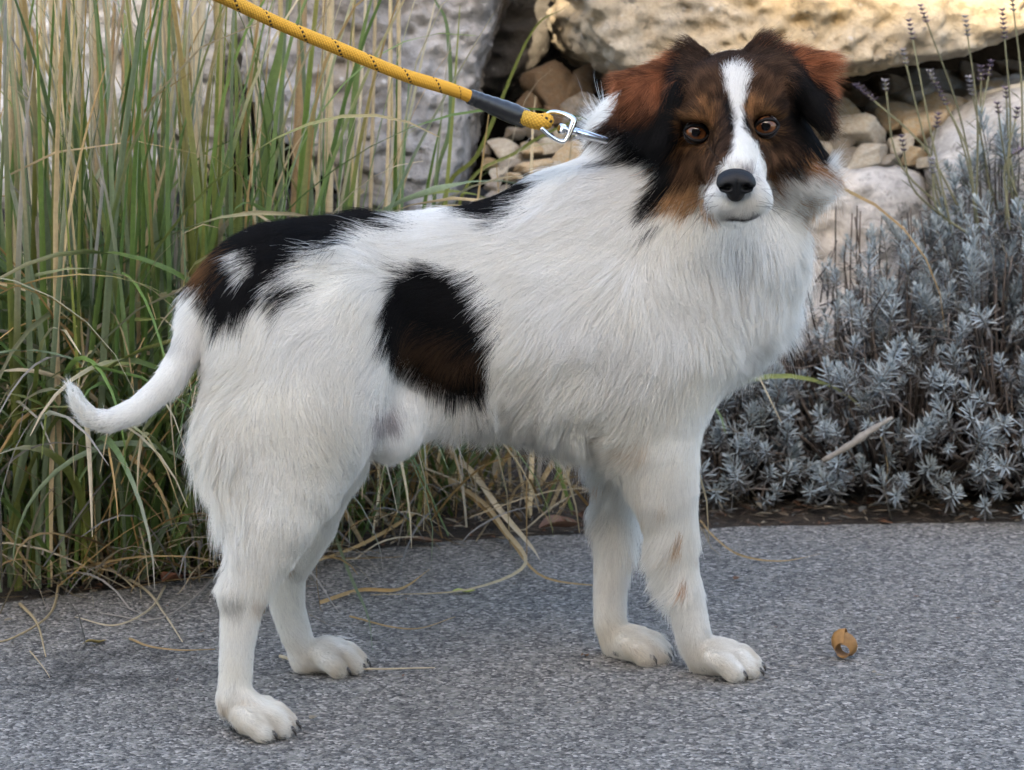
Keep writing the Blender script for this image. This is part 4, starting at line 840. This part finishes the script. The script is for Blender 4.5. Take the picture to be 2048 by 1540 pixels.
def clump(label, cx, Y0, rx, ry, n_obj, n_in, seed, green=0.7, Lr=(0.55, 1.0), up=0.55, toward=None, n_thatch=190, n_droop=90):
    rs = np.random.default_rng(seed); c0 = P(cx, 1100, Y0); c0[2] = 0; root = empty('grass_clump', c0); tag(root, label, 'ornamental grass', 'clumps of tall grass in the bed')
    acc = Acc()
    for k in range(n_obj + n_in):
        q = rs.normal(0, 0.5, 2); base = c0 + np.array((q[0]*rx, q[1]*ry, 0.0)); base[1] = max(base[1], edge_y(base[0]) + 0.03)
        out = math.atan2(q[1]*1.0, q[0]*1.0) + rs.normal(0, 0.5)
        if toward is not None and rs.random() < 0.6: out = toward + rs.normal(0, 0.9)
        upright = rs.random() < up; L = rs.uniform(*Lr); colr, tip = pick(rs, green)
        if upright: lean, bend = abs(rs.normal(0, 0.10)), abs(rs.normal(0.25, 0.25))
        else: lean, bend, L = rs.uniform(0.1, 0.55), rs.uniform(1.7, 3.0), L * rs.uniform(0.6, 0.95)
        w = rs.uniform(0.005, 0.0115) * (1.0 if k < n_obj else 0.9)
        flop = rs.uniform(0.4, 1.3) if (rs.random() < 0.35 and w < 0.0095) else 0
        if not upright and rs.random() < 0.2: w *= 0.35; colr = np.array(colr) * 0.8
        v, f, cc = blade(base, out, lean, L, w, bend, rs, colr, tip, rs.normal(0, 0.7), 18 if k < n_obj else 10, flop)
        if not clear_of_dog(v): continue
        if k < n_obj: link('leaf_blade', mesh('leaf_blade', v, f, True, cc), m_blade, root)
        else: acc.add(v, f, cc)
    for k in range(n_droop):                                                 # leaves that arch out and hang over the edge of the path
        base = c0 + np.array((rs.normal(0, rx*0.6), -ry*0.5 + rs.normal(0, ry*0.4), 0.0)); base[1] = max(base[1], edge_y(base[0]) + 0.01)
        colr, tip = pick(rs, 0.8); thin = rs.random() < 0.3; dk = rs.uniform(0.6, 1.1)
        v, f, cc = blade(base, R(-90) + rs.normal(0, 0.7), rs.uniform(0.15, 0.6), rs.uniform(0.5, 1.0), rs.uniform(0.002, 0.004) if thin else rs.uniform(0.006, 0.0125), rs.uniform(2.2, 3.0), rs, np.array(STRAW[rs.integers(5)])*dk if thin else colr, np.array(tip)*dk, rs.normal(0, 0.8), 20)
        if not clear_of_dog(v): continue
        link('leaf_blade', mesh('leaf_blade', v, f, True, cc), m_blade, root)
    for k in range(n_thatch):                                                # dry curls at the foot
        q = rs.normal(0, 0.55, 2); base = c0 + np.array((q[0]*rx*1.3, q[1]*ry*1.2 - 0.03, 0.0)); base[1] = max(base[1], edge_y(base[0]) - 0.035); base[2] = rs.uniform(0, 0.05)
        c = np.array(STRAW[rs.integers(5)]) * rs.uniform(0.25, 0.8)
        v, f, cc = blade(base, rs.uniform(0, 6.28), rs.uniform(0.5, 1.5), rs.uniform(0.08, 0.3), rs.uniform(0.001, 0.004), rs.uniform(0.3, 2.4), rs, c, c, 0.5, 8)
        acc.add(v, f, cc)
    tag(link('thatch', acc.mesh('thatch'), m_blade, root), kind='stuff'); return root, rs
def cane(root, px0, py0, px1, py1, Y, wpx, rs):
    a, b = P(px0, py0, Y), P(px1, py1, Y + rs.uniform(-0.04, 0.04)); t = np.linspace(0, 1, 14)[:, None]
    p = a + (b - a) * t; p[:, 0] += 0.006*np.sin(t[:, 0]*rs.uniform(2, 5) + rs.uniform(0, 6)); r = M(wpx, Y)/2 * np.linspace(1.1, 0.8, 14)
    r = r * (1 + 0.12 * (np.arange(14) % 5 == 2)); v, f = tube(p, r, 8)
    c = np.array([(0.56, 0.45, 0.28), (0.60, 0.52, 0.37), (0.44, 0.31, 0.17), (0.52, 0.42, 0.22)][rs.integers(4)]) * rs.uniform(0.8, 1.1)
    return link('cane', mesh('cane', v, f, True, np.broadcast_to(c, (len(v), 3))), m_blade, root)
gA, rs = clump('dense tall grass clump at the far left edge', 20, 2.67, 0.26, 0.13, 140, 120, 401, 0.92, (0.55, 1.0), 0.45, R(-80))
for k in range(16): x = rs.uniform(-40, 190); cane(gA, x, 1080, x + rs.normal(0, 60), rs.uniform(-420, -150), rs.uniform(2.88, 3.05), rs.uniform(8, 20), rs)
gB, rs = clump('broad green and tan grass clump behind the dog tail', 250, 2.75, 0.24, 0.14, 150, 120, 402, 0.92, (0.5, 0.95), 0.45, R(-85))
for k in range(16): x = rs.uniform(120, 420); cane(gB, x, 1050, x + rs.normal(0, 55), rs.uniform(-420, -150), rs.uniform(2.95, 3.1), rs.uniform(8, 22), rs)
gC, rs = clump('thinner grass clump with pale canes above the dog rump', 470, 2.93, 0.20, 0.12, 80, 60, 403, 0.82, (0.4, 0.9), 0.5, R(-70))
for x0, x1, w in ((570, 600, 22), (650, 672, 18), (545, 560, 12), (450, 425, 20), (395, 380, 18), (520, 505, 14), (610, 640, 8), (330, 345, 18)): cane(gC, x0, 1000, x1 + (x1-x0)*0.2, rs.uniform(-380, -150), rs.uniform(3.0, 3.15), w, rs)
gD, rs = clump('sparse grass clump with drooping straw behind the dog belly', 760, 3.03, 0.26, 0.08, 70, 70, 404, 0.5, (0.3, 0.62), 0.25, R(-35), 260, 25)
for x0, x1, w in ((735, 745, 8), (790, 800, 10), (705, 728, 6), (760, 772, 7), (690, 700, 6), (800, 790, 6)): cane(gD, x0, 980, x1 + (x1-x0)*0.2, rs.uniform(-330, -120), rs.uniform(3.08, 3.2), w, rs)
for ctrl, w, c in (   # long single leaves seen above the back and across the path
    ([(870, 900, 3.1), (885, 420, 3.1), (960, 300, 3.08), (1060, 70, 3.05), (1130, 15, 3.0)], 9, GREEN[5]),
    ([(900, 900, 3.12), (915, 420, 3.1), (1040, 300, 3.1), (1150, 242, 3.06), (1215, 235, 3.03)], 7, GREEN[5]),
    ([(850, 900, 3.1), (868, 400, 3.1), (900, 250, 3.1), (895, 60, 3.1), (870, 0, 3.1), (850, -60, 3.1)], 9, GREEN[3]),
    ([(640, 900, 3.0), (690, 400, 3.0), (720, 100, 3.0), (760, -60, 3.0)], 13, GREEN[2]),
    ([(520, 900, 2.95), (530, 300, 2.95), (560, 100, 2.95), (600, -80, 2.95)], 20, GREEN[2]),
    ([(830, 900, 3.1), (880, 950, 2.98), (960, 1010, 2.9), (1020, 1080, 2.82), (1080, 1150, 2.66), (1180, 1170, 2.61), (1260, 1168, 2.62)], 6, STRAW[2]),
    ([(760, 900, 3.08), (860, 940, 2.98), (960, 1000, 2.9), (1010, 1060, 2.80), (1050, 1130, 2.68), (930, 1180, 2.58), (740, 1190, 2.56)], 9, STRAW[0]),
    ([(820, 860, 3.05), (930, 930, 2.96), (1000, 1020, 2.85), (1060, 1090, 2.76), (1080, 1120, 2.70)], 12, STRAW[1]),
    ([(640, 960, 2.9), (660, 1040, 2.82), (700, 1150, 2.62), (735, 1230, 2.50), (745, 1300, 2.39)], 6, GREEN[4]),
    ([(880, 930, 3.0), (860, 1000, 2.95), (740, 1080, 2.80), (640, 1120, 2.70), (560, 1150, 2.62)], 7, STRAW[2]),
    ([(1400, 1040, 2.93), (1430, 1075, 2.85), (1480, 1110, 2.76), (1560, 1122, 2.735), (1640, 1108, 2.765)], 4, STRAW[2]),
    ([(640, 1215, 2.57), (720, 1192, 2.62), (800, 1190, 2.625), (860, 1150, 2.71)], 7, STRAW[4])):
    p = spline(np.array([P(*q) for q in ctrl]), 30); p[:, 2] = np.maximum(p[:, 2], 0.004)
    ww = M(w, 2.9)/2 * np.clip(np.linspace(2.2, 0, 30), 0.12, 1); t, nn, b = frames(p); sd = np.cross(t, (0.1, -1, 0.3)); sd /= np.linalg.norm(sd, axis=1)[:, None]
    v = np.stack([p - sd*ww[:, None], p + np.cross(t, sd)*(ww*0.3)[:, None], p + sd*ww[:, None]], 1).reshape(-1, 3); f = []
    for i in range(29):
        for j in (0, 1): f.append((3*i+j, 3*i+j+1, 3*i+j+4, 3*i+j+3))
    link('leaf_blade', mesh('leaf_blade', v, f, True, np.broadcast_to(np.array(c), (len(v), 3))), m_blade, gD)

# loose straws lying on the path
for ctrl in ([(40, 1215), (75, 1260), (92, 1320)], [(120, 1165), (100, 1240), (20, 1290), (-40, 1290)], [(260, 1285), (300, 1305), (360, 1312), (430, 1305)], [(60, 1310), (85, 1345), (100, 1362)], [(330, 1180), (300, 1230), (230, 1262), (150, 1240)], [(700, 1240), (780, 1265), (840, 1268), (910, 1240)], [(560, 1320), (640, 1345), (740, 1350), (870, 1342)], [(210, 1140), (290, 1190), (330, 1240), (365, 1290)], [(430, 1160), (380, 1215), (310, 1250), (200, 1232)]):
    p = spline(np.array([G(*q) for q in ctrl]), 24); p[:, 2] = 0.003 + 0.004*np.sin(np.linspace(0.3, 3, 24)); w_ = rs.uniform(0.0008, 0.0022)
    v, f = tube(p, w_ * np.linspace(1, 0.35, 24), 6); link('leaf_blade', mesh('leaf_blade', v, f, True, np.broadcast_to(np.array(STRAW[rs.integers(5)]) * 0.9, (len(v), 3))), m_blade, gB)

# ================================================================== LAVENDER
m_lav = attr_mat('lavender_leaf', 0.75, 0.2, 0.25, 240, 0.15)
def leaf_at(base, d, up, L, w, c, acc):
    d = d / np.linalg.norm(d); s = np.cross(d, up); s /= np.linalg.norm(s) + 1e-9; n_ = np.cross(s, d)
    v = [base, base + d*L*0.45 - s*w*0.5 + n_*w*0.22, base + d*L*0.45 - n_*w*0.10, base + d*L*0.45 + s*w*0.5 + n_*w*0.22, base + d*L*0.85 - s*w*0.36 + n_*w*0.1 - up*L*0.0, base + d*L*0.85 - n_*w*0.06, base + d*L*0.85 + s*w*0.36 + n_*w*0.1, base + d*L]
    acc.add(v, [(0, 2, 1), (0, 3, 2), (1, 2, 5, 4), (2, 3, 6, 5), (4, 5, 7), (5, 6, 7)], c)
SPRIG = []
for s in range(10):
    rs = np.random.default_rng(900 + s); a = Acc(); H = rs.uniform(0.035, 0.065); bx, by = rs.normal(0, 0.15, 2)
    stem = np.array([(bx*t*t*H, by*t*t*H, -0.03 + (H+0.03)*t) for t in np.linspace(0, 1, 6)]); v, f = tube(stem, np.linspace(0.0013, 0.0008, 6), 5); a.add(v, f, (0.16, 0.15, 0.13))
    nw = int(H / 0.0065); 
    for k in range(nw):
        t = k / (nw - 1); z = H * (0.1 + 0.9 * t); top = np.array((bx*t*t*H, by*t*t*H, z)); m_ = 7 if t > 0.6 else 5
        for j in range(m_):
            az = j * 2*np.pi/m_ + k * 0.8 + rs.normal(0, 0.25); el_ = 0.25 + 1.0 * t ** 1.5 + rs.normal(0, 0.15)
            d = np.array((math.cos(az)*math.cos(el_), math.sin(az)*math.cos(el_), math.sin(el_)))
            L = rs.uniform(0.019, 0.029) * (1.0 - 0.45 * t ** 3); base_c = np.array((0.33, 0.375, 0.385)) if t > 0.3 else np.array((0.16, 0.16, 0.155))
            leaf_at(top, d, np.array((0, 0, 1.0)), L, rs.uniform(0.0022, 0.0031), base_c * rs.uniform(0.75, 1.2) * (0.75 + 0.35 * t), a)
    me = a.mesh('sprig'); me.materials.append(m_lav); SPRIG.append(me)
def lavender(label, c, rad, n_sp, n_tw, seed, zmin=0.0, facing=0.35):
    rs = np.random.default_rng(seed); c = np.array(c, float); root = empty('lavender_bush', (c[0], c[1], 0)); tag(root, label, 'lavender', 'silver lavender bushes in the bed')
    off = np.array((c[0], c[1], 0)); acc = Acc(); made = 0
    while made < n_sp:
        d = rs.normal(size=3)
        d /= np.linalg.norm(d)
        if d[2] < -0.15 or d[1] > facing: continue
        r = 1.0 - abs(rs.normal(0, 0.13)); lump = 1 + 0.10 * float(vnoise(np.array([d*3.0 + seed]))[0])
        p = c + d * np.array(rad) * r * lump
        if p[2] < zmin + 0.015 or p[1] < edge_y(p[0]) - 0.05: continue
        dr = np.array((d[0]*0.5, d[1]*0.7, max(d[2], 0) * 0.6 + 0.55)) + rs.normal(0, 0.16, 3); dr /= np.linalg.norm(dr)
        o = bpy.data.objects.new('sprig', SPRIG[rs.integers(10)]); col.objects.link(o); o.parent = root
        o.location = p - off - dr*0.02; q = Vector(dr).to_track_quat('Z', 'Y'); o.rotation_mode = 'QUATERNION'
        from mathutils import Quaternion
        o.rotation_quaternion = q @ Quaternion((0, 0, 1), rs.uniform(0, 6.28)); sc = rs.uniform(0.5, 1.05); o.scale = (sc, sc, sc); made += 1
        foot = c * np.array((1, 1, 0)) + np.array((d[0]*rad[0]*0.35, d[1]*rad[1]*0.35, 0.01)); mid = (p + foot) / 2 + np.array((d[0]*0.03, d[1]*0.03, 0.02))
        v, f = tube(spline(np.array([foot, mid, p - dr*0.03]), 5), np.linspace(0.0028, 0.0012, 5), 5); acc.add(v, f, np.array((0.075, 0.06, 0.05)) * rs.uniform(0.6, 1.6))
    for k in range(n_tw):
        d = rs.normal(size=3); d /= np.linalg.norm(d); d[2] = abs(d[2]); p = c + d*np.array(rad)*rs.uniform(0.3, 0.92); p[2] = max(p[2], 0.01); e = p + rs.normal(0, 0.03, 3) + np.array((0, 0, 0.02))
        v, f = tube(np.array([p, (p+e)/2 + rs.normal(0, 0.004, 3), e]), 0.0009, 4); acc.add(v, f, np.array((0.10, 0.085, 0.075)) * rs.uniform(0.5, 1.8))
        for j in range(3):
            leaf_at((p+e)/2, rs.normal(size=3), np.array((0, 0, 1.0)), rs.uniform(0.012, 0.02), 0.003, np.array((0.10, 0.10, 0.10)) * rs.uniform(0.6, 1.4), acc)
    tag(link('twigs', acc.mesh('twigs'), m_lav, root), kind='stuff'); return root, rs
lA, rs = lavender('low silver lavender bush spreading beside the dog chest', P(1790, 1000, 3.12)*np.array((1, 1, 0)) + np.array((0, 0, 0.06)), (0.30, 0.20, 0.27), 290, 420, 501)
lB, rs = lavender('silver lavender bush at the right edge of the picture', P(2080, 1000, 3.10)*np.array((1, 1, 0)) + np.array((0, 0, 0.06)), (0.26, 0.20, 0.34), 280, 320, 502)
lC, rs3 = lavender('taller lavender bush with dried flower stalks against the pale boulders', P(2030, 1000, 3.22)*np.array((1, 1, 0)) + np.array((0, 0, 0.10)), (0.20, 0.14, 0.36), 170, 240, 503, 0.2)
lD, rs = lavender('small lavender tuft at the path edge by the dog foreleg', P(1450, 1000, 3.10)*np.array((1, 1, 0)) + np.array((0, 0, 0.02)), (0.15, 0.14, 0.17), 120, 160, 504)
# dried flower stalks
def spike(acc, p, d, n_wh, rs, colr):
    for k in range(n_wh):
        b = p + d * 0.006 * k
        for j in range(6):
            az = j*1.05 + k*0.5; sdv = np.array((math.cos(az), math.sin(az), 0)); leaf_at(b, d*0.8 + sdv, d, rs.uniform(0.006, 0.0085), 0.0030, np.array(colr)*rs.uniform(0.6, 1.4), acc)
for bx, by, tx, ty, Y, nwh in ((1905, 470, 1822, 62, 3.14, 5), (1960, 450, 1848, 30, 3.20, 5), (1950, 480, 1933, 55, 3.10, 5), (2010, 460, 2008, 60, 3.12, 7), (1930, 440, 1735, 190, 3.16, 6), (1900, 450, 1808, 112, 3.22, 4), (1900, 430, 1770, 165, 3.22, 3), (1960, 470, 1860, 145, 3.12, 3), (1950, 440, 1885, 195, 3.12, 6), (1990, 450, 1942, 175, 3.16, 5), (2000, 430, 1962, 145, 3.22, 4), (1995, 420, 1980, 135, 3.22, 4), (2040, 440, 2012, 180, 3.14, 3), (2030, 420, 1995, 210, 3.14, 3), (1880, 430, 1805, 285, 3.12, 4), (1940, 470, 1865, 330, 3.08, 4), (2060, 440, 2035, 220, 3.12, 3), (1900, 480, 1875, 240, 3.18, 4), (2045, 300, 2025, 5, 3.14, 5), (2020, 460, 2040, 300, 3.1, 3)):
    a, b = P(bx, by, Y + 0.02), P(tx, ty, Y); m_ = (a + b)/2 + rs3.normal(0, 0.012, 3); p = spline(np.array([a, m_, b]), 10); acc = Acc(); v, f = tube(p, np.linspace(0.0016, 0.0010, 10), 6)
    st = Acc(); st.add(v, f, np.array((0.17, 0.165, 0.10)) * rs3.uniform(0.7, 1.3))
    for k in range(3): leaf_at(p[2+k], np.array((rs3.choice((-1, 1)), -0.3, 0.8)), np.array((0, 0, 1.0)), 0.025, 0.003, (0.15, 0.17, 0.10), st)
    so = link('flower_stalk', st.mesh('flower_stalk'), m_lav, lC); d = p[-1] - p[-2]; d /= np.linalg.norm(d)
    spike(acc, p[-1] - d*0.012, d, nwh, rs3, (0.15, 0.115, 0.15) if rs3.random() < 0.55 else (0.26, 0.24, 0.25))
    fo = link('flower_spike', acc.mesh('flower_spike'), m_lav); fo.parent = so; fo.matrix_parent_inverse = Matrix()
# bare cut twigs between ruff and block
for k in range(16):
    x = rs3.uniform(1640, 1860); y1 = rs3.uniform(410, 470); p = np.array([P(x + rs3.normal(0, 12), 620, 3.17), P(x + rs3.normal(0, 6), 530, 3.16), P(x, y1, 3.16)]); st = Acc(); v, f = tube(spline(p, 6), 0.0011, 5); st.add(v, f, np.array((0.08, 0.065, 0.055))*rs3.uniform(0.7, 1.5))
    link('dry_twig', st.mesh('dry_twig'), m_lav, lA)

# ================================================================== LITTER
m_leaf = attr_mat('dead_leaf', 0.55, 0.4, 0.4, 220, 0.2)
def curled(label, cat, g, L, w, roll, rz, colr, z=0.003, name='dead_leaf', pitch=0.0):
    """leaf blade rolled about its length"""
    nl, nw = 16, 14; v, cc = [], []
    for i in range(nl + 1):
        u = i/nl; hw = w * (0.55 + 0.45*math.sin(math.pi*u)) if roll > 4 else w * max(math.sin(math.pi * min(u*0.96 + 0.02, 1)), 0.04) ** 0.8
        for j in range(nw + 1):
            a = (j/nw - 0.5) * roll; r = w*2/roll * (1 + (0.16*j/nw if roll > 4 else 0))
            v.append(((u - 0.5)*L, r*math.sin(a)*hw/w, r*(1 - math.cos(a))*(hw/w) + 0.004*math.sin(u*7)*0.3)); cc.append(np.array(colr) * (0.8 + 0.5*(j/nw)))
    f = [(i*(nw+1)+j, (i+1)*(nw+1)+j, (i+1)*(nw+1)+j+1, i*(nw+1)+j+1) for i in range(nl) for j in range(nw)]
    o = link(name, mesh(name, v, f, True, cc), m_leaf); o.location = (g[0], g[1], z); o.rotation_euler = (rs3.uniform(-.15, .15), pitch, rz); tag(o, label, cat); return o
curled('curled amber dead leaf rolled into a ring on the path', 'leaf', G(1692, 1318), 0.016, 0.044, 6.7, R(62), (0.30, 0.16, 0.055), 0.003)
curled('small yellow-green leaf lying on the path under the dog', 'leaf', G(927, 1188), 0.028, 0.005, 2.0, R(12), (0.36, 0.38, 0.10), name='fallen_leaf')
curled('small olive pod-like leaf on the path below the grass', 'leaf', G(190, 1290), 0.026, 0.005, 2.5, R(25), (0.20, 0.15, 0.05), name='fallen_leaf')
curled('crumpled brown oak leaf beside the far foreleg', 'leaf', G(1120, 1062), 0.055, 0.022, 2.2, R(20), (0.15, 0.08, 0.05), 0.006)
curled('second brown leaf touching the far foreleg, darker', 'leaf', G(1165, 1050), 0.04, 0.018, 2.6, R(100), (0.11, 0.055, 0.035), 0.01)
curled('flat brown leaf half under straw behind the dog', 'leaf', G(845, 1092), 0.05, 0.012, 1.6, R(-10), (0.18, 0.11, 0.07), 0.006)
curled('rust-brown leaf in the thatch left of the hind leg', 'leaf', G(345, 1172), 0.03, 0.016, 2.2, R(50), (0.16, 0.06, 0.03), 0.008)
curled('tiny brown leaf scrap on the path between forepaws and belly', 'leaf', G(1170, 1316), 0.010, 0.003, 1.5, R(30), (0.14, 0.07, 0.03), name='fallen_leaf')
curled('pale papery leaf flake on the path behind the hind paws', 'leaf', G(690, 1283), 0.020, 0.006, 1.2, R(5), (0.38, 0.36, 0.33), name='fallen_leaf')
p = spline(np.array([P(1645, 922, 2.90), P(1700, 890, 2.90), P(1740, 862, 2.905), P(1785, 835, 2.91)]), 14); v, f = tube(p, np.interp(np.linspace(0, 1, 14), [0, .3, .5, 1], [0.003, 0.0042, 0.0055, 0.002])*(1 + 0.15*np.sin(np.arange(14)*2.1)), 8)
dt = link('dry_stalk', mesh('dry_stalk', v, f, True, np.broadcast_to(np.array((0.27, 0.24, 0.20)), (len(v), 3))), m_leaf); tag(dt, 'pale dry stalk fallen across the lavender sprigs', 'stalk')

# crumbs of dry leaf, needles and bits of twig along the foot of the bed
acc = Acc(); rs = np.random.default_rng(808)
for k in range(1500):
    x = rs.uniform(-0.55, 1.0); y = edge_y(x) + abs(rs.normal(0, 0.07)) - 0.012 * (rs.random() < 0.3); L = rs.uniform(0.006, 0.03); az = rs.uniform(0, 6.28)
    if rs.random() < 0.06: y = rs.uniform(2.1, 2.8); L *= 0.4
    z = 0.004 + 0.012 * rs.random() * (y > edge_y(x) + 0.01)
    b = np.array((x, y, z)); d = np.array((math.cos(az), math.sin(az), rs.uniform(-0.1, 0.25))); c = np.array([(0.16, 0.12, 0.08), (0.09, 0.06, 0.04), (0.24, 0.20, 0.14), (0.11, 0.11, 0.10), (0.15, 0.07, 0.035)][rs.integers(5)]) * rs.uniform(0.6, 1.3)
    leaf_at(b, d, np.array((0, 0, 1.0)), L, rs.uniform(0.001, 0.003) if rs.random() < 0.75 else rs.uniform(0.004, 0.010), c, acc)
lit = link('litter', acc.mesh('litter'), m_leaf); tag(lit, 'crumbs of dry leaf and needles along the foot of the bed', 'litter', kind='stuff')
